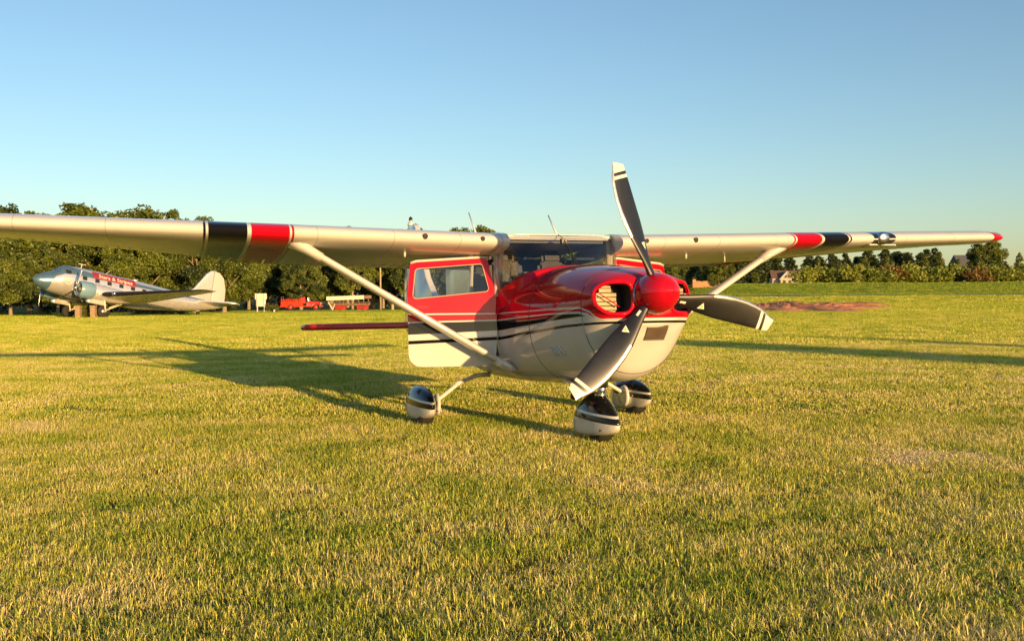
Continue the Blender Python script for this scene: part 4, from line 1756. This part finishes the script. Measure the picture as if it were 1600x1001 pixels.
# oil cooler grille low on the port side of the nose bowl
def face_at(y, z):
    lo, hi = .3, 1.2
    for _ in range(30):
        x = (lo + hi) / 2
        if BODY.side_y(x, z) > abs(y) and BODY.par(x)[2] < z:
            lo = x
        else:
            hi = x
    return lo


mb = MB()
ys = np.linspace(-.03, .155, 6)
for i in range(7):
    z = .862 - i * .0145
    for a, b in zip(ys[:-1], ys[1:]):
        xa, xb = face_at(a, z), face_at(b, z)
        xa2, xb2 = face_at(a, z - .008), face_at(b, z - .008)
        mb.add([(xa + .006, a, z), (xb + .006, b, z), (xb2 + .018, b, z - .008), (xa2 + .018, a, z - .008)], [(0, 1, 2, 3)])
mb.build('grille_slats', principled('grille', (.16, .11, .07), .5, var=.2), fus)['kind'] = 'stuff'
mb = MB()
zz = np.linspace(.872, .762, 7)
V = [(face_at(y, z) + .004, y, z) for z in zz for y in ys]
n = len(ys)
mb.add(V, [(i * n + j, i * n + j + 1, (i + 1) * n + j + 1, (i + 1) * n + j) for i in range(len(zz) - 1) for j in range(n - 1)])
mb.build('grille_back', dark, fus)
# four slanted louvres on the starboard cowl flank
for i in range(4):
    x0 = .47 - i * .052
    mb = MB()
    ring = []
    for t in np.linspace(0, 1, 5):
        z = .735 - .075 * t
        x = x0 - .04 + .045 * t
        y = -BODY.side_y(x, z)
        ring.append([(x - .012, y + .002, z), (x, y - .012, z - .002), (x + .012, y + .001, z)])
    mb.rings(ring, True, True)
    mb.build('louvre', white, fus, True)
# exhaust pipe, cowl flap, step, belly blister
mb = MB()
mb.tube([(.30, -.20, .46), (.24, -.21, .36), (.16, -.22, .30)], .032, 12)
exh = principled('exhaust', (.06, .05, .045), .6, metal=.5, var=.3)
mb.build('exhaust_pipe', exh, AC, True)
for s in (-1,):
    mb = MB()
    mb.box((.20, s * .24, .425), (.26, .16, .010), (s * .20, .16, 0))
    mb.build('cowl_flap', white, AC, bevel=.004)

# ------------------------------------------------------------------ silver airliner on the left
silver = principled('airliner_skin', (0.80, 0.78, 0.75), 0.28, metal=0.6, var=0.08, scale=0.8, rvar=0.03)
a_blue = (0.16, 0.28, 0.36)
liner_mat = principled('airliner_livery', (0.80, 0.78, 0.76), 0.27, metal=0.62, var=0.08, scale=0.8, rvar=0.03)
k = Mask(liner_mat)
k.col = None
lx, lz = k.axis(0), k.axis(2)
k.layer(k.gt(10.0, lz), (0.72, 0.70, 0.68))
XL = (-15.0, 5.4, 1.0, 6.0)
bl_lo = k.curve(lx, [(-15, 3.9), (-9, 3.62), (-2, 3.50), (.6, 3.46), (2.3, 3.44), (3.1, 3.34), (3.75, 3.02), (4.05, 2.5), (4.15, 1.0), (5.4, 1.0)], *XL)
bl_hi = k.curve(lx, [(-15, 3.95), (-9, 3.80), (-3, 3.86), (.5, 3.88), (2.2, 4.08), (2.7, 6.0), (5.4, 6.0)], *XL)
k.layer(k.band(lz, bl_lo, bl_hi), a_blue)
k.done()
blue_m = principled('airliner_blue', a_blue, 0.3, coat=.6, var=.06)
cream = principled('cream_paint', (0.62, 0.56, 0.44), 0.5, var=.08)
banner_red = principled('banner_red', (0.30, 0.025, 0.04), 0.45, var=.06)
boot_m = principled('deice_boot', (0.014, 0.014, 0.016), 0.5, var=.2)
fabric_m = principled('doped_fabric', (0.44, 0.43, 0.41), 0.5, var=.05)

AL = empty('airliner')
tag(AL, 'old silver twin engine propeller airliner with blue nose standing tail down before the wood', 'airplane')
AX, AY_, A_A = -38.1, 86.0, R(54)
nose_dir = Vector((-math.cos(A_A), -math.sin(A_A), 0))
AL.matrix_world = Matrix.Translation((AX, AY_, gz(AX, AY_))) @ Matrix.Rotation(math.atan2(nose_dir.y, nose_dir.x), 4, 'Z') @ Matrix.Rotation(-R(11.2), 4, 'Y')
LB = Loft([
    (5.25, .05, 2.50, 2.40, 2.45, 2, 2), (5.12, .28, 2.74, 2.14, 2.46, 2, 2), (4.7, .58, 3.02, 1.92, 2.52, 2, 2), (4.1, .86, 3.32, 1.74, 2.62, 2, 2),
    (3.6, 1.01, 3.54, 1.64, 2.72, 2, 2), (3.1, 1.15, 3.98, 1.58, 2.80, 2.1, 2), (2.6, 1.20, 4.17, 1.55, 2.85, 2.1, 2), (1.5, 1.25, 4.25, 1.52, 2.88, 2.1, 2.1),
    (-4.5, 1.25, 4.22, 1.60, 2.90, 2.1, 2.1), (-7.0, 1.10, 4.14, 1.95, 3.02, 2.1, 2), (-9.5, .88, 4.04, 2.32, 3.16, 2, 2), (-12.0, .52, 3.90, 2.82, 3.36, 2, 2),
    (-13.6, .20, 3.76, 3.26, 3.50, 2, 2), (-14.4, .04, 3.62, 3.50, 3.56, 2, 2)])
mb = MB()
mb.rings([LB.ring(x, 36) for x in np.concatenate([np.linspace(5.25, 3.0, 14), np.linspace(2.7, -4.5, 16), np.linspace(-5.2, -14.4, 20)])])
alf = mb.build('fuselage', liner_mat, AL, auto=50)


def skin_patch(x0, x1, z0, z1, off, nx=8, nz=4, side=1):
    mb = MB()
    V = []
    for z in np.linspace(z0, z1, nz):
        for x in np.linspace(x0, x1, nx):
            zz = z(x) if callable(z) else z
            V.append((x, side * (LB.side_y(x, zz) + off), zz))
    mb.add(V, [(i * nx + j, i * nx + j + 1, (i + 1) * nx + j + 1, (i + 1) * nx + j) for i in range(nz - 1) for j in range(nx - 1)])
    return mb


for s in (-1, 1):
    for i in range(7):
        x = 1.55 - i * 1.18
        skin_patch(x, x - .42, 3.12, 3.46, .012, 3, 3, s).build('cabin_window', panelm, AL)
    skin_patch(3.0, 2.55, 3.42, 3.74, .015, 4, 3, s).build('cockpit_window', panelm, AL)
mb = MB()
for s in (-1, 1):
    P_ = [LB.pt(x, a, .015) for x, a in ((3.58, R(86)), (3.56, R(52)), (3.12, R(40)), (3.10, R(86)))]
    P_ = [(p[0], s * p[1], p[2]) for p in P_]
    mb.add(P_, [(0, 1, 2, 3)])
mb.build('windscreen_pane', panelm, AL)
# banner with its lettering wrapped on the port flank
bz0, bz1 = 3.50, 4.08
ban = skin_patch(.55, -3.75, bz0, bz1, .03, 16, 6, 1).build('banner', banner_red, AL, True)


def lettering(txt, size, mat, parent, place_fn, shear=.25, name='lettering'):
    cu = bpy.data.curves.new(name, 'FONT')
    cu.body = txt
    cu.size = size
    cu.shear = shear
    cu.extrude = 0.0
    cu.offset = .012
    cu.resolution_u = 3
    ob = bpy.data.objects.new('text_tmp', cu)
    COL.objects.link(ob)
    dg_ = bpy.context.evaluated_depsgraph_get()
    m_ = bpy.data.meshes.new_from_object(ob.evaluated_get(dg_))
    bpy.data.objects.remove(ob)
    m_.name = name
    m_.materials.clear()
    for v in m_.vertices:
        v.co = place_fn(v.co.x, v.co.y)
    return link_mesh(name, m_, mat, parent, False)


lettering('Stars & Stripes', .66, cream, ban, lambda x, y: (.05 - x * .86, LB.side_y(.05 - x * .86, min(4.15, 3.62 + y * .72)) + .055, 3.62 + y * .72))
# round emblem behind the cockpit
mb = MB()
cx_, cz_ = 2.75, 2.75
ringo = []
for rr_ in (.30, .22):
    ringo.append([(cx_ + rr_ * math.cos(a), LB.side_y(cx_ + rr_ * math.cos(a), cz_ + rr_ * math.sin(a)) + .04, cz_ + rr_ * math.sin(a)) for a in [2 * math.pi * i / 24 for i in range(24)]])
mb.rings(ringo, False, False)
mb.add([(cx_ + .10, LB.side_y(cx_, cz_) + .05, cz_ + .14), (cx_ + .10, LB.side_y(cx_, cz_) + .05, cz_ - .12), (cx_ - .12, LB.side_y(cx_, cz_) + .05, cz_ - .02)], [(0, 1, 2)])
mb.build('round_emblem', cream, AL)


def lw_sec(y):
    """airliner wing: le x, te x, z"""
    if y < 3.4:
        return 1.25, -3.2, 1.86 - 0.0 * y
    t = (y - 3.4) / (14.45 - 3.4)
    le = 1.25 - t * 3.25
    te = -3.2 + t * .35
    if y > 13.4:
        q = (y - 13.4) / 1.06
        e = 1 - math.sqrt(max(0, 1 - q * q))
        le -= e * 1.0
        te += e * .25
    return le, te, 1.86 + (y - 3.4) * .088


def lw_ring(y, s, u0=0.0, u1=1.0, n=12, grow=0.0):
    le, te, z = lw_sec(y)
    ch = le - te
    tk = .145 - .045 * min(1, y / 14)
    us = [u0 + (u1 - u0) * (.5 - .5 * math.cos(math.pi * i / n)) for i in range(n + 1)]
    up_ = [(le + grow - (ch + grow) * u, s * y, z + foil(u, tk)[0] * ch + grow * .6) for u in us]
    lo_ = [(le + grow - (ch + grow) * u, s * y, z + foil(u, tk)[1] * ch - grow * .6) for u in us]
    return up_ + lo_[::-1][1 if u1 == 1.0 else 0:][:-1 if u0 == 0 else None]


for s in (-1, 1):
    mb = MB()
    ys = list(np.linspace(.6, 3.4, 4)) + list(np.linspace(4.2, 13.2, 12)) + [13.5, 13.9, 14.2, 14.38, 14.44]
    mb.rings([lw_ring(y, s) for y in ys])
    w = mb.build('wing', silver, AL, auto=40)
    mb = MB()
    mb.rings([[p for p in lw_ring(y, s, 0, .085, 6, .02)] for y in list(np.linspace(3.9, 13.2, 12)) + [13.5, 13.9, 14.2]], True, True)
    mb.build('deice_boot', boot_m, w, auto=50)
    mb = MB()
    mb.rings([lw_ring(y, s, .84, 1.0, 5, .012) for y in np.linspace(7.4, 13.0, 6)], True, True)
    mb.build('aileron', fabric_m, w, auto=40)
    mb = MB()
    le, te, z = lw_sec(5.1)
    mb.lathe((le + .0, s * 5.1, z), (1, 0, 0), [(-.2, .2), (.06, .19), (.12, .12), (.14, .02)], 14)
    mb.build('landing_light', metal, w, True)
    # engine nacelle, cowl, propeller
    ny, nz_ = s * 2.86, 2.08
    mb = MB()
    mb.lathe((0, ny, nz_), (1, 0, 0), [(-3.0, .04), (-2.4, .34), (-1.2, .62), (.4, .74), (1.2, .74), (1.55, .66)], 24)
    nc = mb.build('nacelle', silver, AL, auto=50)
    mb = MB()
    mb.lathe((0, ny, nz_), (1, 0, 0), [(1.45, .68), (1.6, .76), (2.3, .75), (2.62, .69), (2.74, .60), (2.68, .54), (2.3, .52), (2.2, .05)], 26)
    mb.build('engine_cowl', blue_m, nc, auto=60)
    mb = MB()
    for i in range(9):
        a = 2 * math.pi * i / 9
        mb.lathe((2.40, ny, nz_), (0, math.cos(a), math.sin(a)), [(.15, .09), (.48, .11), (.5, .05)], 8)
    mb.lathe((2.3, ny, nz_), (1, 0, 0), [(0, .26), (.3, .22), (.45, .1)], 14)
    mb.build('radial_engine', principled('engine_grey', (.16, .15, .13), .5, metal=.5, var=.2), nc)
    mb = MB()
    mb.box((.95, ny, nz_ - .86), (1.7, .5, .32))
    mb.build('oil_scoop', silver, nc, bevel=.1)
    pr = empty('propeller')
    pr.parent = AL
    pr.location = (2.93, ny, nz_)
    mb = MB()
    mb.lathe((0, 0, 0), (1, 0, 0), [(-.3, .10), (-.05, .13), (.1, .12), (.2, .05)], 14)
    mb.build('propeller_hub', metal, pr, True)
    for i in range(3):
        a = (R(90 - 12) if s > 0 else R(-88)) + i * 2 * math.pi / 3
        mb = MB()
        rs = []
        for t in np.linspace(0, 1, 9):
            rr_ = .1 + 1.66 * t
            c = .10 + .16 * math.sin(math.pi * min(1, t * 1.05)) ** .8 if t < .98 else .07
            b = R(48 - 26 * t)
            th = .09 * (1 - t) + .018
            q = []
            for g_ in range(8):
                e = 2 * math.pi * g_ / 8
                ct, nx = c * .5 * math.cos(e), th * .5 * math.sin(e)
                q.append((nx * math.cos(b) + ct * math.sin(b), rr_ * math.cos(a) - (ct * math.cos(b) - nx * math.sin(b)) * math.sin(a), rr_ * math.sin(a) + (ct * math.cos(b) - nx * math.sin(b)) * math.cos(a)))
            rs.append(q)
        mb.rings(rs)
        mb.build('propeller_blade', metal, pr, True)
    # main gear
    gr = empty('main_gear')
    gr.parent = AL
    cp, sp_ = math.cos(R(11.2)), math.sin(R(11.2))
    wx, wz = .57 * sp_, .57 * cp          # wheel centre so that the tyre stands on the ground
    mb = MB()
    mb.lathe((wx, s * 2.86, wz), (0, 1, 0), [(-.19, .30), (-.18, .48), (-.12, .565), (.12, .565), (.18, .48), (.19, .30)], 28)
    mb.build('tyre', rubber, gr, auto=40)
    mb = MB()
    mb.lathe((wx, s * 2.86, wz), (0, s, 0), [(.10, .29), (.185, .28), (.20, .16), (.23, .08)], 18)
    mb.build('wheel_hub', metal, gr, True)
    mb = MB()
    for q in (-.32, .32):
        mb.tube([(wx, s * 2.86 + q, wz), (.35, s * 2.86 + q, 1.45)], [.06, .075], 8)
        mb.tube([(wx - .02, s * 2.86 + q, wz + .12), (-1.35, s * 2.86 + q * .8, 1.45)], .045, 8)
    mb.tube([(wx, s * 2.86 - .34, wz), (wx, s * 2.86 + .34, wz)], .05, 8)
    mb.tube([(.22, s * 2.86 - .33, 1.05), (.22, s * 2.86 + .33, 1.05)], .04, 8)
    mb.build('gear_struts', cream, gr, True)
    # tailplane
    tp = [(-10.9, s * .35, 3.62), (-12.2, s * 3.5, 3.66), (-12.7, s * 4.0, 3.66), (-13.0, s * 4.02, 3.66), (-13.1, s * .3, 3.60)]
    slab(tp, .16, 2).build('tailplane', silver, AL, auto=40)
    slab([(-13.14, s * .3, 3.60), (-13.04, s * 4.02, 3.66), (-13.5, s * 3.75, 3.66), (-13.95, s * 2.0, 3.64), (-14.0, s * .35, 3.60)], .10, 2).build('elevator', fabric_m, AL, auto=40)
slab([(-9.2, 0, 3.95), (-10.6, 0, 4.75), (-11.9, 0, 6.55), (-12.35, 0, 6.92), (-12.70, 0, 6.98), (-12.72, 0, 3.7), (-10, 0, 3.7)], .16).build('vertical_fin', silver, AL, auto=40)
slab([(-12.76, 0, 6.98), (-13.4, 0, 6.88), (-13.95, 0, 6.45), (-14.35, 0, 5.3), (-14.42, 0, 3.9), (-12.76, 0, 3.62)], .12).build('rudder', fabric_m, AL, auto=40)
mb = MB()
tw = Vector((-11.45, 0, 0))
ground_body = lambda x: -x * math.tan(R(11.2)) * -1
zt_ = 11.45 * math.tan(R(11.2)) + .03
mb.tube([(-11.1, 0, 3.05), (-11.5, 0, zt_ + .22)], [.10, .07], 8)
mb.tube([(-11.9, 0, 3.1), (-11.5, 0, zt_ + .3)], [.06, .05], 8)
mb.build('tail_leg', cream, AL, True)
mb = MB()
mb.lathe((-11.52, 0, zt_ + .20), (0, 1, 0), [(-.08, .10), (-.07, .19), (.07, .19), (.08, .10)], 16)
mb.build('tail_wheel', rubber, AL, auto=40)
mb = MB()
mb.tube([(1.2, 0, 4.24), (1.15, 0, 4.62)], .035, 6)
mb.tube([(1.5, 0, 4.60), (.8, 0, 4.62)], .03, 6)
mb.tube([(-1.2, 0, 4.22), (-1.6, 0, 4.62)], .02, 6)
mb.build('radio_mast', cream, AL)
mb = MB()
mb.lathe((-4.2, 0, 4.2), (0, 0, 1), [(0, .28), (.12, .2), (.16, .05)], 14)
mb.build('roof_dome', silver, AL, True)

# brick pillars below the airliner
brickm = principled('tan_brick', (0.30, 0.21, 0.12), 0.85, var=.3, scale=5, bump=.6, bscale=12)
for i, (px, d, lab) in enumerate(((122.5, 83.5, 'tan masonry pillar under the airliner beside its far main wheel'), (146, 83.0, 'tan masonry pillar under the airliner beside its near main wheel'))):
    p = empty('masonry_pillar', label=lab, cat='pillar', group='masonry pillars under the airliner')
    x = px_x(px, d)
    p.location = (x, d, gz(x, d))
    mb = MB()
    mb.box((0, 0, .48), (.42, .42, 1.0))
    mb.build('shaft', brickm, p, bevel=.02)
    mb = MB()
    mb.box((0, 0, 1.03), (.50, .50, .10))
    mb.build('cap', brickm, p, bevel=.02)
t = make_tree('hedge_bush', shr_c[0].copy(), None, lf_hedge, 'small leafy bush between the two pillars under the airliner', 'shrub', None)
t.children[0].data.materials[0] = lf_hedge
place(t, px_x(134, 84.6), 84.6, .27, .42)

# ------------------------------------------------------------------ old fire engine
fe_red = principled('fire_red', (0.58, 0.035, 0.012), 0.35, coat=.6, var=.1)
FE_D = 150.0
fx = px_x(473, FE_D)
fe = empty('fire_engine', (fx, FE_D, gz(fx, FE_D) + .02), 0.05)
tag(fe, 'small vintage open cab red fire engine parked in front of the dark wood', 'fire engine')
mb = MB()
mb.box((-1.55, 0, .98), (3.3, 1.9, .90))
mb.box((-3.2, 0, .62), (.35, 1.7, .25))
mb.build('hose_body', fe_red, fe, bevel=.06)
mb = MB()
for i in range(9):
    mb.box((-3.0 + i * .34, -.93, 1.52), (.10, .05, .26))
mb.box((-1.6, -.93, 1.68), (3.2, .07, .08))
mb.box((-1.6, .93, 1.68), (3.2, .07, .08))
mb.build('ladder_rack', fe_red, fe)
mb = MB()
mb.box((.1, 0, 1.50), (.85, 1.5, .85), taper=.8)
mb.box((.25, 0, 1.98), (.35, .5, .18))
mb.build('seat_back', fe_red, fe, bevel=.06)
mb = MB()
rs = []
for x, w_, zt2 in ((.75, .80, 1.38), (1.3, .72, 1.42), (2.2, .62, 1.36), (2.85, .50, 1.22), (2.95, .42, 1.1)):
    rs.append([(x, -w_, .62), (x, -w_, zt2 - .25), (x, -w_ * .6, zt2), (x, w_ * .6, zt2), (x, w_, zt2 - .25), (x, w_, .62)])
mb.rings(rs)
mb.build('bonnet', fe_red, fe, auto=50)
mb = MB()
mb.box((.6, 0, .62), (1.6, 1.7, .14))
mb.build('running_board', fe_red, fe)
for x in (-1.75, 2.15):
    for s in (-1, 1):
        mb = MB()
        rs = []
        for i in range(13):
            a = R(-8 + i * 196 / 12)
            rs.append([(x + rr_ * math.cos(a), s * yy, .48 + rr_ * math.sin(a)) for rr_, yy in ((.62, .66), (.62, 1.02), (.70, 1.02), (.72, .66))])
        mb.rings(rs)
        mb.build('mudguard', fe_red, fe, auto=50)
        wh = empty('wheel')
        wh.parent = fe
        wh.location = (x, s * .86, .46)
        mb = MB()
        mb.lathe((0, 0, 0), (0, 1, 0), [(-.11, .28), (-.10, .44), (.10, .44), (.11, .28)], 20)
        mb.build('tyre', rubber, wh, auto=40)
        mb = MB()
        mb.lathe((0, 0, 0), (0, s, 0), [(.02, .30), (.115, .28), (.13, .12), (.16, .05)], 16)
        mb.build('rim', fe_red, wh, True)
mb = MB()
mb.box((.98, 0, 1.66), (.05, 1.35, .50), (0, -.25, 0))
mb.build('windshield', clear_glass, fe)
mb = MB()
mb.tube([(1.02, -.70, 1.40), (.90, -.70, 1.92), (.90, .70, 1.92), (1.02, .70, 1.40)], .045, 8)
mb.box((1.1, -.5, 1.62), (.4, .3, .22))
mb.build('windshield_frame', metal, fe)
for s in (-1, 1):
    mb = MB()
    mb.lathe((2.85, s * .72, 1.05), (1, 0, 0), [(-.15, .05), (-.05, .14), (.08, .15), (.11, .1)], 12)
    mb.build('headlight', metal, fe, True)
    mb = MB()
    mb.tube([(-3.1, s * .8, 1.5), (-3.1, s * .8, 2.02)], .035, 6)
    mb.lathe((-3.1, s * .8, 2.05), (0, 0, 1), [(-.08, .05), (.06, .08), (.08, .03)], 8)
    mb.tube([(-2.2, s * .8, 1.5), (-2.2, s * .8, 1.98)], .035, 6)
    mb.build('lamp_post', metal, fe)
mb = MB()
mb.box((3.12, 0, .60), (.10, 1.7, .16))
mb.build('bumper', metal, fe, bevel=.02)

# ------------------------------------------------------------------ long wagon with its board
WD = 152.0
wx_ = px_x(546.5, WD)
wg = empty('wagon', (wx_, WD, gz(wx_, WD)), 0.03)
tag(wg, 'long flat wooden wagon with red wheels and cream board right of the fire engine', 'wagon')
wood = principled('weathered_wood', (0.20, 0.13, 0.075), .8, var=.3, scale=3, bump=.4)
mb = MB()
mb.box((0, 0, .95), (6.6, 1.9, .16))
mb.box((0, -.4, .78), (6.2, .14, .2))
mb.box((0, .4, .78), (6.2, .14, .2))
mb.build('deck', wood, wg)
for i in range(9):
    mb = MB()
    mb.box((-3.1 + i * .775, -.90, 1.42), (.09, .09, .85), (0, .25 if i % 2 else -.25, 0))
    mb.build('stake', wood, wg)
mb = MB()
mb.box((0, -.5, 1.22), (6.3, .35, .07))
mb.box((0, .5, 1.22), (6.3, .35, .07))
mb.build('bench', wood, wg)
mb = MB()
mb.box((-.55, -.96, 1.92), (5.9, .07, .62), (0, -.03, 0))
mb.build('side_board', cream, wg, bevel=.01)
mb = MB()
mb.box((3.0, -.96, 2.04), (1.1, .06, .50))
mb.build('end_board', wood, wg)
mb = MB()
mb.tube([(-3.2, -.9, 1.3), (-2.55, -.92, .05)], .10, 6)
mb.tube([(-2.2, -.9, 1.0), (-2.55, -.92, .05)], .08, 6)
mb.build('prop_leg', cream, wg)
wheel_red = principled('wheel_red', (0.45, 0.03, 0.03), .5, var=.15)
for x in (-1.85, -1.0, 1.6, 2.5):
    for s in (-1, 1):
        wh = empty('wheel')
        wh.parent = wg
        wh.location = (x, s * .72, .40)
        mb = MB()
        rs = []
        for i in range(21):
            a = 2 * math.pi * i / 20
            rs.append([(rr_ * math.cos(a), yy, rr_ * math.sin(a)) for rr_, yy in ((.31, -.05), (.40, -.05), (.40, .05), (.31, .05))])
        mb.rings(rs, False, False)
        mb.build('rim', wheel_red, wh)
        mb = MB()
        for i in range(5):
            a = math.pi * i / 5
            mb.tube([(-.33 * math.cos(a), 0, -.33 * math.sin(a)), (.33 * math.cos(a), 0, .33 * math.sin(a))], .03, 6)
        mb.lathe((0, 0, 0), (0, 1, 0), [(-.1, .07), (.1, .07)], 10)
        mb.build('spokes', wheel_red, wh)

# ------------------------------------------------------------------ sign seen from the back, pole, small things
SD = 119.0
sx = px_x(408, SD)
sg_ = empty('sign_board', (sx, SD, gz(sx, SD)), .1)
tag(sg_, 'pale blank back of a notice board on two posts left of the fire engine', 'sign')
mb = MB()
mb.box((0, 0, 1.97), (1.42, .09, .72))
mb.box((0, 0, 1.16), (1.16, .08, .86))
mb.build('board', cream, sg_, bevel=.01)
for s in (-1, 1):
    mb = MB()
    mb.box((s * .42, -.10, 1.15), (.13, .11, 2.35))
    mb.build('post', white, sg_, bevel=.01)
px_ = px_x(595, 150)
pl = empty('utility_pole', (px_, 150, gz(px_, 150)))
tag(pl, 'slim pale utility pole standing right of the red wheeled wagon', 'pole')
mb = MB()
mb.tube([(0, 0, -.3), (0, 0, 9.6)], [.16, .11], 10)
mb.build('shaft', principled('pole_wood', (.36, .28, .17), .8, var=.2), pl, True)
mb = MB()
mb.box((0, -.12, 9.1), (1.9, .10, .12))
mb.build('cross_arm', wood, pl)
mb = MB()
mb.lathe((0, 0, 0), (0, 0, 1), [(0, .13), (.25, .12), (.32, .08), (.36, .02)], 10)
o = mb.build('marker_post', white, None, True)
o.location = (px_x(428.5, 118), 118, gz(px_x(428.5, 118), 118))
tag(o, 'tiny white marker in the grass between notice board and fire engine', 'marker')
mb = MB()
mb.box((0, 0, .4), (.35, .35, .8))
mb.lathe((0, 0, .8), (0, 0, 1), [(0, .2), (.15, .16), (.2, .02)], 10)
o = mb.build('stone_post', principled('stone', (.35, .30, .22), .9, var=.2), None)
o.location = (px_x(614, 149), 149, gz(px_x(614, 149), 149))
tag(o, 'stubby stone post just right of the utility pole', 'post')

# dark red car half hidden behind the airliner tail
car_m = principled('dark_red_car', (.16, .02, .018), .3, coat=.8, var=.1)
cx0 = px_x(322, 147)
car = empty('parked_car', (cx0, 147.0, gz(cx0, 147)), .04)
tag(car, 'dark red car parked behind the silver airliner tail', 'car')
mb = MB()
rs = []
for x, zt2, zb2 in ((-2.2, .75, .4), (-2.1, .92, .3), (-1.2, .95, .25), (1.1, .92, .25), (2.0, .82, .3), (2.2, .62, .4)):
    rs.append([(x, -.85, zb2), (x, -.88, zt2 - .15), (x, -.78, zt2), (x, .78, zt2), (x, .88, zt2 - .15), (x, .85, zb2)])
mb.rings(rs)
mb.build('body', car_m, car, auto=40)
mb = MB()
mb.rings([[(x, -w_, .9), (x * .95 - .05, -w_ * .85, z2), (x * .95 - .05, w_ * .85, z2), (x, w_, .9)] for x, w_, z2 in ((-1.7, .74, .95), (-1.1, .74, 1.42), (.4, .74, 1.42), (1.1, .74, .95))])
mb.build('cabin', panelm, car)
for x in (-1.35, 1.4):
    for s in (-1, 1):
        mb = MB()
        mb.lathe((x, s * .80, .32), (0, 1, 0), [(-.1, .2), (-.09, .32), (.09, .32), (.1, .2)], 16)
        mb.build('wheel', rubber, car, auto=40)

# ------------------------------------------------------------------ house beyond the bank, brick wall, grey roofed shed
wallm = principled('house_wall', (.42, .36, .28), .8, var=.08)
roofm = principled('brown_shingles', (.13, .075, .055), .85, var=.25, scale=3)
HD = 290.0
hx_ = px_x(1229, HD)
hs = empty('house', (hx_, HD, gz(hx_, HD)), -.12)
tag(hs, 'small tan house with brown gabled roof half hidden by the green bank', 'house')
mb = MB()
mb.box((0, 3, 1.5), (8.2, 6, 3.0))
mb.build('wall', wallm, hs)
mb = MB()
mb.rings([[(x, -.5, 2.9), (x, 3, 5.3), (x, 6.5, 2.9), (x, 3, 5.05)] for x in (-4.5, 4.5)])
mb.build('roof', roofm, hs)
mb = MB()
mb.rings([[(-1.9, y, 0), (1.9, y, 0), (1.9, y, 2.8), (0, y, 4.7), (-1.9, y, 2.8)] for y in (-1.2, 2.5)])
mb.build('gable', wallm, hs)
mb = MB()
for s in (-1, 1):
    mb.rings([[(s * 2.3, y, 2.55), (0, y, 4.95), (0, y, 4.75), (s * 2.3, y, 2.35)] for y in (-1.55, 2.6)])
mb.build('gable_roof', cream, hs)
for x in (-.55, .55):
    mb = MB()
    mb.add([(x - .45, -1.24, 3.0), (x + .45, -1.24, 3.0), (x * .35 + .1, -1.24, 3.95), (x * .35 - .1, -1.24, 3.95)], [(0, 1, 2, 3)])
    mb.box((x * 1.5, -1.24, 1.5), (.8, .06, 1.5))
    f = mb.build('window', panelm, hs)
mb = MB()
mb.box((-3.2, -.04, 1.2), (1.1, .08, 2.2))
mb.build('door', panelm, hs)
mb = MB()
for x in (2.5, 3.4, 3.95):
    mb.box((x, -.35, 1.3), (.22, .22, 2.6))
mb.build('porch_post', cream, hs)

BD = 131.0
bx_ = px_x(1110, BD)
bw = empty('brick_wall', (bx_, BD, gz(bx_, BD)), .05)
tag(bw, 'low orange brick wall behind the pale trunked tree', 'wall')
mb = MB()
mb.box((0, 0, .42), (4.4, .3, .9))
mb.build('wall', principled('orange_brick', (.40, .20, .10), .85, var=.25, scale=4), bw)
for x in (-2.25, 2.25):
    mb = MB()
    mb.box((x, 0, .55), (.42, .42, 1.15))
    mb.build('pier', bpy.data.materials['orange_brick'], bw)
GD = 205.0
gx_ = px_x(1527, GD)
sh = empty('shed', (gx_, GD, gz(gx_, GD)), .1)
tag(sh, 'dark grey roofed shed showing between trees under the far wing tip', 'shed')
mb = MB()
mb.box((0, 2, 1.8), (7.5, 5, 3.6))
mb.build('wall', principled('grey_wall', (.12, .12, .12), .8), sh)
mb = MB()
mb.rings([[(x, -.9, 3.5), (x, 2, 6.4), (x, 4.9, 3.5)] for x in (-4.2, 4.2)])
mb.build('roof', principled('grey_roof', (.07, .075, .085), .7, var=.1), sh)

# ------------------------------------------------------------------ tell countable plants of a row apart by their order
ORD = 'first second third fourth fifth sixth seventh eighth ninth tenth eleventh twelfth thirteenth fourteenth fifteenth sixteenth seventeenth'.split()
for grp, text in (('shrubs along the top of the bank', '{} yellow green shrub from the small house along the bank hedge'),
                  ('reddish shrubs in the bank hedge', '{} reddish brown shrub from the small house in the bank hedge'),
                  ('arborvitae behind the hedge', '{} pointed olive green arborvitae from the small house behind the hedge'),
                  ('bushes under the airliner tail', '{} clipped green bush from the left under the silver airliner tail')):
    row = sorted((o for o in scene.objects if o.get('group') == grp), key=lambda o: o.location.x / o.location.y)
    for i, o in enumerate(row):
        o['label'] = text.format(ORD[i])
